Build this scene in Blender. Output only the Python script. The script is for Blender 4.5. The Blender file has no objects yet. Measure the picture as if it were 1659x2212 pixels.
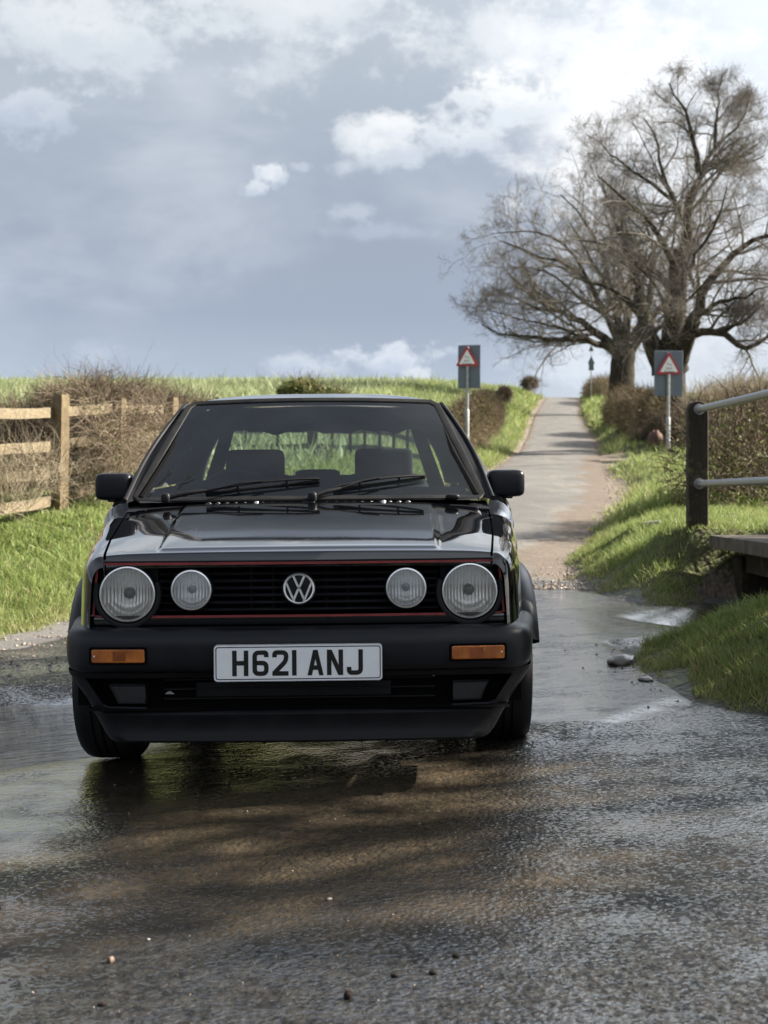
import bpy, math, random
import numpy as np
from math import radians, sin, cos, pi, sqrt, atan2
from mathutils import Vector, Matrix

random.seed(7)
RNG = np.random.default_rng(11)
S = bpy.context.scene
COL = S.collection

# ------------------------------------------------------------------ camera, light, exposure
CX, CY, F, H = 829.5, 994.5, 3024.0, 1.077      # measured on a 1659 x 2212 copy of the photo


def at(u, v, d):
    return np.array([(u - CX) / F * d, d, H + (CY - v) / F * d])


cam_d = bpy.data.cameras.new('camera')
cam = bpy.data.objects.new('camera', cam_d)
COL.objects.link(cam)
cam.location = (0, 0, H)
cam.rotation_euler = (radians(90), 0, 0)
cam_d.sensor_fit = 'VERTICAL'
cam_d.sensor_height = 24
cam_d.lens = 24 * F / 2212
cam_d.shift_y = -(1106 - CY) / 2212
cam_d.clip_end = 3000
cam_d.dof.use_dof = True
cam_d.dof.focus_distance = 4.75
cam_d.dof.aperture_fstop = cam_d.lens / 8.0
S.camera = cam

S.view_settings.view_transform = 'Standard'
S.view_settings.look = 'None'
S.view_settings.exposure = 1.75
S.view_settings.gamma = 1
S.view_settings.use_curve_mapping = False
EXPF = 2 ** S.view_settings.exposure

SUN_AZ, SUN_EL = radians(80), radians(33)       # to the right of the view, a little behind the car
sun_d = bpy.data.lights.new('sun', 'SUN')
sun_d.energy = 5.0
sun_d.angle = radians(0.55)
sun_d.color = (1.0, 0.93, 0.82)
sun = bpy.data.objects.new('sun', sun_d)
COL.objects.link(sun)
to_sun = Vector((cos(SUN_EL) * sin(SUN_AZ), cos(SUN_EL) * cos(SUN_AZ), sin(SUN_EL)))
sun.rotation_euler = to_sun.to_track_quat('Z', 'Y').to_euler()


class NT:
    """small helper for node trees"""
    def __init__(s, tree):
        s.t = tree
        s.n = tree.nodes
        s.l = tree.links

    def new(s, typ, **kw):
        n = s.n.new(typ)
        for k, v in kw.items():
            setattr(n, k, v)
        return n

    def put(s, sock, val):
        if isinstance(val, bpy.types.NodeSocket):
            s.l.new(val, sock)
        elif val is not None:
            if sock.type == 'RGBA' and isinstance(val, (tuple, list)) and len(val) == 3:
                val = (*val, 1)
            if sock.type == 'RGBA' and isinstance(val, (int, float)):
                val = (val, val, val, 1)
            sock.default_value = val

    def m(s, op, a, b=None, c=None, clamp=False):
        n = s.new('ShaderNodeMath', operation=op, use_clamp=clamp)
        s.put(n.inputs[0], a)
        if b is not None:
            s.put(n.inputs[1], b)
        if c is not None:
            s.put(n.inputs[2], c)
        return n.outputs[0]

    def vm(s, op, a, b=None):
        n = s.new('ShaderNodeVectorMath', operation=op)
        s.put(n.inputs[0], a)
        if b is not None:
            s.put(n.inputs[1], b)
        return n.outputs['Value'] if op in ('LENGTH', 'DOT_PRODUCT') else n.outputs[0]

    def smooth(s, x, a, b, lo=0.0, hi=1.0):
        n = s.new('ShaderNodeMapRange', interpolation_type='SMOOTHSTEP')
        for i, v in enumerate((x, a, b, lo, hi)):
            s.put(n.inputs[i], v)
        return n.outputs[0]

    def lin(s, x, a, b, lo=0.0, hi=1.0):
        n = s.new('ShaderNodeMapRange')
        for i, v in enumerate((x, a, b, lo, hi)):
            s.put(n.inputs[i], v)
        return n.outputs[0]

    def mix(s, f, a, b, mode='MIX'):
        n = s.new('ShaderNodeMix', data_type='RGBA', blend_type=mode)
        s.put(n.inputs[0], f)
        s.put(n.inputs[6], a)
        s.put(n.inputs[7], b)
        return n.outputs[2]

    def noise(s, vec=None, scale=5.0, detail=4.0, rough=0.5, dist=0.0, out='Fac'):
        n = s.new('ShaderNodeTexNoise')
        if vec is not None:
            s.put(n.inputs['Vector'], vec)
        s.put(n.inputs['Scale'], scale)
        s.put(n.inputs['Detail'], detail)
        s.put(n.inputs['Roughness'], rough)
        s.put(n.inputs['Distortion'], dist)
        return n.outputs[0 if out == 'Fac' else 1]

    def voro(s, vec=None, scale=5.0, feature='F1', rnd=1.0, out=0):
        n = s.new('ShaderNodeTexVoronoi', feature=feature)
        if vec is not None:
            s.put(n.inputs['Vector'], vec)
        s.put(n.inputs['Scale'], scale)
        s.put(n.inputs['Randomness'], rnd)
        return n.outputs[out]

    def ramp(s, f, stops, interp='LINEAR'):
        n = s.new('ShaderNodeValToRGB')
        cr = n.color_ramp
        cr.interpolation = interp
        while len(cr.elements) < len(stops):
            cr.elements.new(0.5)
        for e, (p, c) in zip(cr.elements, stops):
            e.position = p
            e.color = (*c, 1) if len(c) == 3 else c
        s.put(n.inputs[0], f)
        return n.outputs[0]

    def scale(s, vec, xyz):
        return s.vm('MULTIPLY', vec, xyz)

    def pos(s):
        return s.new('ShaderNodeNewGeometry').outputs['Position']

    def obj(s):
        return s.new('ShaderNodeTexCoord').outputs['Object']

    def attr(s, name):
        return s.new('ShaderNodeAttribute', attribute_name=name).outputs['Fac']

    def bump(s, h, strength=1.0, dist=0.01, normal=None):
        n = s.new('ShaderNodeBump')
        s.put(n.inputs['Strength'], strength)
        s.put(n.inputs['Distance'], dist)
        s.put(n.inputs['Height'], h)
        if normal is not None:
            s.put(n.inputs['Normal'], normal)
        return n.outputs[0]


# ------------------------------------------------------------------ the sky
W = bpy.data.worlds.new('World')
S.world = W
W.use_nodes = True
w = NT(W.node_tree)
w.n.clear()
gen = w.new('ShaderNodeTexCoord').outputs['Generated']
sep = w.new('ShaderNodeSeparateXYZ')
w.put(sep.inputs[0], gen)
dx, dy, dz = sep.outputs
az = w.m('ARCTAN2', dx, dy)
el = w.m('ARCSINE', dz)
stretch = w.scale(gen, (1.0, 1.0, 2.1))
n_big = w.noise(stretch, 2.6, 7, 0.52, 0.3)
n_mid = w.noise(stretch, 9.0, 9, 0.58, 0.2)
n_fine = w.noise(w.scale(gen, (1, 1, 1.5)), 26, 8, 0.62, 0.1)
streak = w.noise(w.scale(gen, (1.6, 1.6, 3.4)), 3.4, 7, 0.55, 0.25)


def srgb(r, g, b):
    f = lambda c: ((c / 255 + 0.055) / 1.055) ** 2.4 if c > 10 else c / 255 / 12.92
    return (f(r), f(g), f(b))


def sky_ang(u, v):
    a = math.atan((u - CX) / F)
    return a, math.atan((CY - v) / F * cos(a))


el_deg = w.m('MULTIPLY', el, 180 / pi)
base = w.ramp(w.lin(el_deg, 0, 30), [
    (0.00, srgb(190, 203, 218)), (0.12, srgb(176, 189, 206)), (0.20, srgb(160, 172, 191)), (0.30, srgb(158, 169, 186)),
    (0.42, srgb(166, 177, 192)), (0.55, srgb(178, 188, 200)), (0.68, srgb(188, 197, 207)), (1.0, srgb(172, 183, 200))])
# slow variation of the cloud deck
base = w.mix(w.m('MULTIPLY', w.smooth(streak, 0.42, 0.72), 0.5), base, srgb(212, 219, 228))
base = w.mix(w.m('MULTIPLY', w.smooth(n_big, 0.54, 0.32), 0.30), base, srgb(152, 163, 181))
# brighter towards the right, where the sun stands
base = w.mix(w.smooth(az, radians(3), radians(17), 0.0, 0.6), base, srgb(226, 232, 238))

n_puff = w.noise(w.scale(gen, (1, 1, 1.2)), 62, 7, 0.62, 0.15)
warp = w.m('MULTIPLY_ADD', n_fine, 2.6, -1.3)
warp2 = w.m('MULTIPLY_ADD', n_puff, 1.3, -0.65)
nw = w.m('ADD', warp, warp2)


n_tiny = w.noise(gen, 130, 6, 0.6, 0.2)
n_t2 = w.noise(gen, 55, 5, 0.6, 0.2)
nw_small = w.m('ADD', w.m('MULTIPLY_ADD', n_tiny, 1.7, -0.85), w.m('MULTIPLY_ADD', n_t2, 2.4, -1.2))


def cloud(colr, u, v, ru, rv, soft, amount, col_hi, col_lo=None, rough=1.0, nw=nw):
    a0, e0 = sky_ang(u, v)
    ra, re = ru / F, rv / F
    xa = w.m('DIVIDE', w.m('SUBTRACT', az, a0), ra)
    ye = w.m('DIVIDE', w.m('SUBTRACT', el, e0), re)
    dist = w.m('SQRT', w.m('ADD', w.m('MULTIPLY', xa, xa), w.m('MULTIPLY', ye, ye)))
    dist = w.m('ADD', dist, w.m('MULTIPLY', nw, rough))
    mask = w.m('MULTIPLY', w.smooth(dist, 1.0, 1.0 - soft), amount)
    c = col_hi
    if col_lo is not None:
        c = w.mix(w.smooth(w.m('ADD', ye, w.m('MULTIPLY', nw, 1.2)), -0.7, 0.35), col_lo, col_hi)
    return w.mix(mask, colr, c)


c = base
white = srgb(240, 243, 246)
c = cloud(c, 1330, 240, 330, 330, 0.95, 0.8, srgb(250, 251, 252), None, 0.6)      # glow round the sun side
c = cloud(c, 1480, 520, 420, 420, 0.95, 0.7, srgb(240, 243, 247), None, 0.6)
c = cloud(c, 190, 60, 330, 130, 0.8, 0.75, srgb(232, 237, 241), srgb(214, 222, 230))
c = cloud(c, 640, 20, 300, 90, 0.9, 0.7, srgb(236, 240, 243), srgb(216, 223, 230))
c = cloud(c, 620, 120, 110, 130, 0.95, 0.45, srgb(228, 233, 238), None)
c = cloud(c, 70, 240, 120, 62, 0.6, 0.6, srgb(214, 222, 232), srgb(190, 201, 218))
c = cloud(c, 1120, 90, 330, 120, 0.9, 0.6, srgb(232, 236, 240), None)
c = cloud(c, 990, 290, 180, 75, 0.75, 0.75, srgb(232, 237, 242), srgb(206, 215, 226))
c = cloud(c, 1105, 215, 130, 72, 0.6, 0.8, srgb(244, 246, 248), srgb(214, 222, 231))
c = cloud(c, 815, 310, 118, 78, 0.6, 0.85, srgb(236, 240, 243), srgb(202, 211, 222), 0.75)
c = cloud(c, 858, 268, 74, 50, 0.6, 0.85, srgb(242, 244, 246), srgb(214, 221, 229), 0.7)
c = cloud(c, 586, 378, 42, 32, 0.6, 0.85, srgb(230, 235, 241), srgb(200, 210, 224), 0.7, nw_small)
c = cloud(c, 556, 406, 34, 24, 0.6, 0.75, srgb(222, 229, 237), srgb(200, 210, 224), 0.7, nw_small)
c = cloud(c, 650, 362, 30, 14, 0.8, 0.4, srgb(214, 222, 232), None, 0.9, nw_small)
c = cloud(c, 760, 460, 60, 28, 0.8, 0.45, srgb(208, 216, 228), None)
c = cloud(c, 850, 500, 190, 26, 0.9, 0.35, srgb(196, 206, 222), None)
c = cloud(c, 850, 780, 120, 42, 0.6, 0.75, srgb(224, 231, 240), srgb(196, 207, 224))
c = cloud(c, 670, 795, 110, 34, 0.7, 0.6, srgb(218, 226, 236), srgb(194, 205, 222))
c = cloud(c, 905, 806, 34, 22, 0.6, 0.7, srgb(226, 232, 240), None, 0.7, nw_small)
c = cloud(c, 1260, 790, 170, 70, 0.8, 0.6, srgb(222, 231, 241), None)
c = cloud(c, 200, 770, 60, 40, 0.9, 0.3, srgb(206, 216, 230), None)

nish = w.new('ShaderNodeTexSky', sky_type='NISHITA')
nish.sun_disc = False
nish.sun_elevation = SUN_EL
nish.sun_rotation = SUN_AZ
nish.air_density = 1.0
nish.dust_density = 1.5
clear = w.vm('MULTIPLY', nish.outputs[0], (0.10, 0.10, 0.10))
# invented sky levels for fill, dimmer overhead and brighter behind; it only lights and mirrors, the view never shows it
front = w.smooth(dy, -0.1, 0.75, 1.25, 1.0)
high = w.smooth(el_deg, 26, 52, 1.0, 0.52)
deck = w.m('MULTIPLY', front, high)
lift = w.m('MULTIPLY', w.smooth(el_deg, 18.5, 25), w.smooth(el_deg, 52, 34))  # extra brightness added above the frame for the bonnet to reflect
lift = w.m('MULTIPLY', lift, w.smooth(dy, 0.3, 0.7))
deck = w.m('MULTIPLY', deck, w.m('MULTIPLY_ADD', lift, 0.9, 1.0))
deck = w.m('MULTIPLY', deck, w.lin(n_mid, 0.3, 0.7, 0.85, 1.15))
inview = w.m('MULTIPLY', w.smooth(dy, 0.70, 0.80), w.smooth(el_deg, 21, 18.5))
deck = w.m('ADD', w.m('MULTIPLY', deck, w.m('SUBTRACT', 1.0, inview)), inview)
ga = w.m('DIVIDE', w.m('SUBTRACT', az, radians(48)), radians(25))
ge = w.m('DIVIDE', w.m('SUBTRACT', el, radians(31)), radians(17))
glow = w.m('EXPONENT', w.m('MULTIPLY', w.m('ADD', w.m('MULTIPLY', ga, ga), w.m('MULTIPLY', ge, ge)), -1.0))  # bright sky patch added right of the frame for glints and rim light
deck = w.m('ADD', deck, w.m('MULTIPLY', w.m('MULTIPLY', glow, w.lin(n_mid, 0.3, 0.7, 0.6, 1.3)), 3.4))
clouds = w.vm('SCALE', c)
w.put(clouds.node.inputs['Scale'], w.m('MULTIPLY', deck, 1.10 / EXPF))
gap = w.m('MULTIPLY', w.smooth(n_big, 0.60, 0.74), 0.05)
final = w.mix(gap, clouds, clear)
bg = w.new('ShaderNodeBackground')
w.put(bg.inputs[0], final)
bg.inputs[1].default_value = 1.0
wo = w.new('ShaderNodeOutputWorld')
w.l.new(bg.outputs[0], wo.inputs[0])


# ------------------------------------------------------------------ materials
def mat(name, color=(0.5, 0.5, 0.5), rough=0.5, metal=0.0, coat=0.0, spec=0.5, fn=None, trans=0.0):
    m = bpy.data.materials.new(name)
    m.use_nodes = True
    t = NT(m.node_tree)
    b = t.n['Principled BSDF']
    b.inputs['Base Color'].default_value = (*color, 1)
    b.inputs['Roughness'].default_value = rough
    b.inputs['Metallic'].default_value = metal
    b.inputs['Coat Weight'].default_value = coat
    b.inputs['Coat Roughness'].default_value = 0.03
    b.inputs['Specular IOR Level'].default_value = spec
    b.inputs['Transmission Weight'].default_value = trans
    if fn:
        fn(t, b)
    return m


def mottled(c1, c2, scale=6, rough=(0.5, 0.8), bump=0.0, bscale=40, stretch=(1, 1, 1), bdist=0.004):
    def fn(t, b):
        p = t.scale(t.obj(), stretch)
        n = t.noise(p, scale, 6, 0.6)
        t.put(b.inputs['Base Color'], t.mix(t.smooth(n, 0.3, 0.7), c1, c2))
        t.put(b.inputs['Roughness'], t.lin(n, 0.3, 0.7, rough[0], rough[1]))
        if bump:
            t.put(b.inputs['Normal'], t.bump(t.noise(p, bscale, 5, 0.6), bump, bdist))
    return fn


def paint_fn(t, b):
    p = t.obj()
    n = t.noise(p, 3.0, 5, 0.6)
    spots = t.smooth(t.noise(p, 90, 3, 0.6), 0.60, 0.75)
    t.put(b.inputs['Roughness'], t.m('ADD', t.lin(n, 0.3, 0.8, 0.02, 0.06), t.m('MULTIPLY', spots, 0.04)))
    t.put(b.inputs['Normal'], t.bump(t.noise(p, 7.0, 2, 0.4), 0.10, 0.004))


M_PAINT = mat('black_paint', (0.004, 0.0045, 0.006), 0.03, 0, 1.0, 0.15, paint_fn)
M_PAINT.node_tree.nodes['Principled BSDF'].inputs['Coat IOR'].default_value = 1.72
M_PLASTIC = mat('black_plastic', (0.011, 0.012, 0.015), 0.42, spec=0.28, fn=mottled((0.0055, 0.006, 0.009), (0.010, 0.011, 0.014), 5, (0.30, 0.42), 0.25, 500, bdist=0.0008))
M_TRIM = mat('black_trim', (0.006, 0.006, 0.008), 0.5, spec=0.22, fn=mottled((0.005, 0.005, 0.007), (0.010, 0.010, 0.012), 8, (0.4, 0.6)))
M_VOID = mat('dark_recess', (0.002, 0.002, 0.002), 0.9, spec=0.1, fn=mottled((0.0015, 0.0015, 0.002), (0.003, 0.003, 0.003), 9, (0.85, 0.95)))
M_RUBBER = mat('rubber', (0.012, 0.012, 0.013), 0.6, spec=0.25, fn=mottled((0.007, 0.007, 0.008), (0.014, 0.0135, 0.013), 9, (0.5, 0.7), 0.2, 120))
M_CLOTH = mat('seat_cloth', (0.012, 0.014, 0.018), 0.9, spec=0.2, fn=mottled((0.010, 0.012, 0.016), (0.018, 0.02, 0.024), 30, (0.85, 0.95)))
M_CHROME = mat('chrome', (0.9, 0.9, 0.9), 0.2, 1.0, fn=mottled((0.93, 0.93, 0.93), (0.98, 0.98, 0.97), 30, (0.28, 0.42)))
M_SLAT = mat('grille_plastic', (0.014, 0.014, 0.016), 0.4, spec=0.5, fn=mottled((0.012, 0.012, 0.015), (0.02, 0.02, 0.023), 8, (0.35, 0.5)))
M_RED = mat('red_stripe', (0.20, 0.022, 0.022), 0.45, fn=mottled((0.17, 0.02, 0.02), (0.25, 0.03, 0.03), 12, (0.4, 0.5)))
M_PLATE = mat('plate_white', (0.72, 0.74, 0.78), 0.35, fn=mottled((0.80, 0.82, 0.85), (0.85, 0.87, 0.89), 14, (0.3, 0.4)))
M_INK = mat('plate_black', (0.006, 0.006, 0.006), 0.35, fn=mottled((0.005, 0.005, 0.005), (0.008, 0.008, 0.008), 20, (0.3, 0.4)))
M_STEEL = mat('wheel_alloy', (0.5, 0.5, 0.52), 0.3, 1.0, fn=mottled((0.42, 0.42, 0.44), (0.55, 0.55, 0.56), 12, (0.25, 0.4)))


def amber_fn(t, b):
    p = t.obj()
    wv = t.new('ShaderNodeTexWave', wave_type='BANDS', bands_direction='X')
    t.put(wv.inputs['Vector'], p)
    wv.inputs['Scale'].default_value = 75
    t.put(b.inputs['Normal'], t.bump(wv.outputs[1], 0.5, 0.0015))
    n = t.noise(p, 14, 3)
    t.put(b.inputs['Base Color'], t.mix(t.smooth(n, 0.35, 0.65), (0.30, 0.075, 0.006), (0.50, 0.15, 0.012)))


M_AMBER = mat('amber_lens', (0.42, 0.11, 0.01), 0.22, 0, 0.7, fn=amber_fn)
M_AMBER2 = mat('amber_core', (0.22, 0.045, 0.004), 0.3, 0, 0.5, fn=mottled((0.19, 0.04, 0.004), (0.26, 0.06, 0.006), 30, (0.25, 0.4)))


def thin_glass(name, tint, refl=1.0, rough=0.0, fl=None, body=None):
    m = bpy.data.materials.new(name)
    m.use_nodes = True
    t = NT(m.node_tree)
    t.n.clear()
    tr = t.new('ShaderNodeBsdfTransparent')
    tr.inputs[0].default_value = (*tint, 1)
    gl = t.new('ShaderNodeBsdfGlossy')
    gl.inputs['Roughness'].default_value = rough
    fr = t.new('ShaderNodeFresnel')
    fr.inputs[0].default_value = 1.5
    if fl:
        nrm = fl(t)
        t.put(gl.inputs['Normal'], nrm)
        t.put(fr.inputs['Normal'], nrm)
    mx = t.new('ShaderNodeMixShader')
    t.put(mx.inputs[0], t.m('MULTIPLY', fr.outputs[0], refl, clamp=True))
    src = tr.outputs[0]
    if body:
        df = t.new('ShaderNodeBsdfDiffuse')
        df.inputs[0].default_value = (*body[0], 1)
        if fl:
            t.put(df.inputs['Normal'], nrm)
        m2 = t.new('ShaderNodeMixShader')
        dust = t.lin(t.noise(t.obj(), body[2] if len(body) > 2 else 20, 3), 0.3, 0.7, 0.8, 1.2)
        t.put(m2.inputs[0], t.m('MULTIPLY', dust, body[1]))
        t.l.new(tr.outputs[0], m2.inputs[1])
        t.l.new(df.outputs[0], m2.inputs[2])
        src = m2.outputs[0]
    t.l.new(src, mx.inputs[1])
    t.l.new(gl.outputs[0], mx.inputs[2])
    o = t.new('ShaderNodeOutputMaterial')
    t.l.new(mx.outputs[0], o.inputs[0])
    return m


def flute(t):
    wv = t.new('ShaderNodeTexWave', wave_type='BANDS', bands_direction='X')
    t.put(wv.inputs['Vector'], t.obj())
    wv.inputs['Scale'].default_value = 30
    wv.inputs['Distortion'].default_value = 0.25
    wv.inputs['Detail Scale'].default_value = 6
    return t.bump(wv.outputs[1], 0.7, 0.0009)


M_GLASS = thin_glass('window_glass', (0.78, 0.86, 0.87), 1.8, body=((0.16, 0.19, 0.22), 0.018, 6))
M_LENS = thin_glass('lamp_lens', (0.985, 0.985, 0.985), 1.3, 0.02, flute, body=((0.9, 0.9, 0.87), 0.06, 30))
M_LENS2 = thin_glass('spot_lens', (0.96, 0.975, 0.99), 1.3, 0.03, flute, body=((0.76, 0.80, 0.86), 0.16, 22))


def bowl_fn(t, b):
    p = t.obj()
    sp = t.new('ShaderNodeSeparateXYZ')
    t.put(sp.inputs[0], p)
    wv = t.m('SINE', t.m('MULTIPLY', sp.outputs[0], 2 * pi / 0.0105))
    wob = t.noise(p, 45, 3)
    ring = t.m('SINE', t.m('MULTIPLY', t.vm('LENGTH', p), 2 * pi / 0.012))
    low = t.smooth(sp.outputs[2], -0.02, -0.04)
    hgt = t.m('ADD', t.m('MULTIPLY', wv, t.m('SUBTRACT', 1.0, t.m('MULTIPLY', low, 0.6))), t.m('MULTIPLY', ring, t.m('MULTIPLY', low, 0.7)))
    hgt = t.m('ADD', hgt, t.m('MULTIPLY', wob, 0.25))
    t.put(b.inputs['Normal'], t.bump(hgt, 1.0, 0.0017))
    t.put(b.inputs['Base Color'], t.mix(t.smooth(wob, 0.4, 0.6), (0.92, 0.91, 0.88), (0.84, 0.82, 0.77)))


M_BOWL = mat('lamp_reflector', (0.85, 0.84, 0.82), 0.42, 0.55, fn=bowl_fn)
M_BULB = mat('bulb_shield', (0.16, 0.16, 0.165), 0.35, 0.8, fn=mottled((0.07, 0.07, 0.075), (0.13, 0.13, 0.13), 50, (0.3, 0.4)))
M_FOGL = mat('fog_lens', (0.014, 0.015, 0.017), 0.4, 0, 0.0, fn=lambda t, b: t.put(b.inputs['Normal'], flute(t)))


def wood_fn(c1, c2, c3, grain=(2, 2, 40)):
    def fn(t, b):
        p = t.obj()
        g = t.noise(t.scale(p, grain), 4, 6, 0.6, 0.5)
        lich = t.smooth(t.noise(p, 11, 6, 0.7), 0.52, 0.66)
        col = t.mix(t.smooth(g, 0.3, 0.7), c1, c2)
        col = t.mix(t.m('MULTIPLY', lich, 0.6), col, c3)
        t.put(b.inputs['Base Color'], col)
        t.put(b.inputs['Normal'], t.bump(g, 0.5, 0.004))
    return fn


M_RAIL = mat('weathered_rail', (0.4, 0.3, 0.17), 0.85, spec=0.2, fn=wood_fn((0.235, 0.185, 0.12), (0.11, 0.088, 0.06), (0.24, 0.215, 0.11), (3, 3, 30)))
M_OLDRAIL = mat('grey_rail', (0.3, 0.3, 0.22), 0.85, spec=0.2, fn=wood_fn((0.17, 0.175, 0.125), (0.10, 0.105, 0.07), (0.19, 0.20, 0.13), (3, 3, 30)))
M_POST = mat('weathered_post', (0.4, 0.3, 0.17), 0.85, spec=0.2, fn=wood_fn((0.20, 0.148, 0.085), (0.085, 0.066, 0.042), (0.20, 0.17, 0.09), (30, 30, 2)))
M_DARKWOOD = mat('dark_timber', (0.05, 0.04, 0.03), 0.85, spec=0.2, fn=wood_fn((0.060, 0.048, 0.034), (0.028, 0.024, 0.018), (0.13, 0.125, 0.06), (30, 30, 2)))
M_GALV = mat('galvanised', (0.42, 0.43, 0.44), 0.42, 0.6, fn=mottled((0.24, 0.25, 0.25), (0.36, 0.36, 0.35), 18, (0.35, 0.55)))
M_CONC = mat('deck_concrete', (0.3, 0.26, 0.2), 0.85, fn=mottled((0.13, 0.10, 0.068), (0.045, 0.036, 0.026), 5, (0.75, 0.95), 0.5, 30))
M_STONE = mat('stone', (0.2, 0.18, 0.15), 0.8, fn=mottled((0.13, 0.12, 0.085), (0.045, 0.045, 0.03), 7, (0.6, 0.9), 0.6, 25, bdist=0.01))
M_WETSTONE = mat('wet_stone', (0.09, 0.085, 0.075), 0.2, fn=mottled((0.20, 0.19, 0.17), (0.07, 0.065, 0.055), 9, (0.10, 0.35), 0.5, 40))
M_SIGNGREY = mat('sign_grey', (0.11, 0.135, 0.16), 0.5, 0.2, fn=mottled((0.10, 0.125, 0.15), (0.135, 0.16, 0.185), 3, (0.4, 0.6)))
M_SIGNRED = mat('sign_red', (0.36, 0.02, 0.03), 0.4, fn=mottled((0.32, 0.02, 0.03), (0.40, 0.03, 0.035), 4, (0.35, 0.5)))
M_SIGNWHITE = mat('sign_white', (0.75, 0.75, 0.73), 0.4, fn=mottled((0.72, 0.72, 0.70), (0.78, 0.78, 0.76), 4, (0.35, 0.5)))


def bark_fn(c1, c2, c3):
    def fn(t, b):
        p = t.obj()
        n = t.noise(t.scale(p, (1, 1, 0.35)), 5, 6, 0.65, 0.4)
        moss = t.smooth(t.noise(p, 1.3, 4, 0.6), 0.48, 0.66)
        col = t.mix(t.smooth(n, 0.3, 0.7), c1, c2)
        t.put(b.inputs['Base Color'], t.mix(t.m('MULTIPLY', moss, 0.6), col, c3))
        t.put(b.inputs['Normal'], t.bump(n, 0.8, 0.06))
    return fn


M_BARK = mat('bark', (0.07, 0.055, 0.04), 0.9, spec=0.15, fn=bark_fn((0.060, 0.050, 0.038), (0.024, 0.020, 0.016), (0.070, 0.072, 0.032)))
M_TWIG = mat('twig', (0.12, 0.095, 0.075), 0.9, spec=0.15, fn=bark_fn((0.21, 0.185, 0.16), (0.115, 0.10, 0.088), (0.17, 0.165, 0.105)))


def tint_fn(stops, trans=0.25, rough=0.55):
    """leaf or blade: colour by a per-blade value, some light let through"""
    def fn(t, b):
        a = t.attr('tint')
        col = t.ramp(a, stops)
        t.put(b.inputs['Base Color'], col)
        b.inputs['Roughness'].default_value = rough
        b.inputs['Specular IOR Level'].default_value = 0.25
        tr = t.new('ShaderNodeBsdfTranslucent')
        t.put(tr.inputs[0], col)
        mx = t.new('ShaderNodeMixShader')
        mx.inputs[0].default_value = trans
        o = t.n['Material Output']
        t.l.new(b.outputs[0], mx.inputs[1])
        t.l.new(tr.outputs[0], mx.inputs[2])
        t.l.new(mx.outputs[0], o.inputs[0])
    return fn


M_GRASS = mat('grass_blades', fn=tint_fn([(0.0, (0.38, 0.33, 0.18)), (0.10, (0.28, 0.29, 0.11)), (0.35, (0.125, 0.185, 0.045)), (0.7, (0.265, 0.325, 0.10)), (1.0, (0.46, 0.49, 0.24))], 0.42))
M_CROP = mat('crop_blades', fn=tint_fn([(0.0, (0.30, 0.29, 0.17)), (0.3, (0.20, 0.24, 0.11)), (0.7, (0.30, 0.35, 0.17)), (1.0, (0.44, 0.47, 0.27))], 0.35))
M_BRAMBLE = mat('bramble_stems', fn=tint_fn([(0.0, (0.035, 0.026, 0.02)), (0.35, (0.12, 0.085, 0.06)), (0.7, (0.24, 0.185, 0.13)), (1.0, (0.42, 0.35, 0.25))], 0.0, 0.8))
M_HEDGE = mat('hedge_stems', fn=tint_fn([(0.0, (0.05, 0.04, 0.028)), (0.4, (0.13, 0.095, 0.06)), (0.75, (0.21, 0.15, 0.09)), (1.0, (0.30, 0.24, 0.15))], 0.0, 0.8))
M_PALE = mat('pale_scrub_stems', fn=tint_fn([(0.0, (0.20, 0.16, 0.115)), (0.5, (0.38, 0.32, 0.22)), (1.0, (0.55, 0.50, 0.37))], 0.1, 0.8))
M_LEAF = mat('small_leaves', fn=tint_fn([(0.0, (0.05, 0.055, 0.02)), (0.4, (0.10, 0.13, 0.035)), (0.8, (0.19, 0.21, 0.06)), (1.0, (0.30, 0.26, 0.12))], 0.3))
M_DARKLEAF = mat('dark_leaves', fn=tint_fn([(0.0, (0.012, 0.02, 0.008)), (0.6, (0.035, 0.055, 0.018)), (1.0, (0.08, 0.10, 0.03))], 0.15))


# ground and road -------------------------------------------------------------------
def ground_fn(t, b):
    p = t.pos()
    veg = t.attr('veg')
    n1 = t.noise(p, 1.1, 6, 0.6)
    n2 = t.noise(p, 14, 6, 0.65)
    peb = t.voro(p, 26, out=0)
    soil = t.mix(t.smooth(n2, 0.35, 0.7), (0.055, 0.048, 0.026), (0.10, 0.12, 0.035))
    gravel = t.mix(t.smooth(n1, 0.35, 0.65), (0.235, 0.185, 0.14), (0.15, 0.125, 0.10))
    gravel = t.mix(t.m('MULTIPLY', t.smooth(peb, 0.25, 0.5), 0.5), gravel, (0.13, 0.105, 0.085))
    gravel = t.mix(t.m('MULTIPLY', t.smooth(n2, 0.58, 0.72), 0.7), gravel, (0.33, 0.26, 0.195))
    wet = t.attr('wet')
    wn = t.smooth(t.m('ADD', wet, t.m('MULTIPLY_ADD', n2, 0.6, -0.3)), 0.35, 0.65)
    gravel = t.mix(wn, gravel, (0.045, 0.040, 0.034))
    edge = t.smooth(t.m('ADD', veg, t.m('MULTIPLY_ADD', n2, 0.9, -0.45)), 0.35, 0.6)
    t.put(b.inputs['Base Color'], t.mix(edge, gravel, soil))
    t.put(b.inputs['Roughness'], t.lin(wn, 0, 1, 0.9, 0.5))
    h = t.m('ADD', t.m('MULTIPLY', n2, 1.0), t.m('MULTIPLY', peb, -0.8))
    t.put(b.inputs['Normal'], t.bump(h, 0.8, 0.03))


M_GROUND = mat('ground_soil', fn=ground_fn, spec=0.3)


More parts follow.
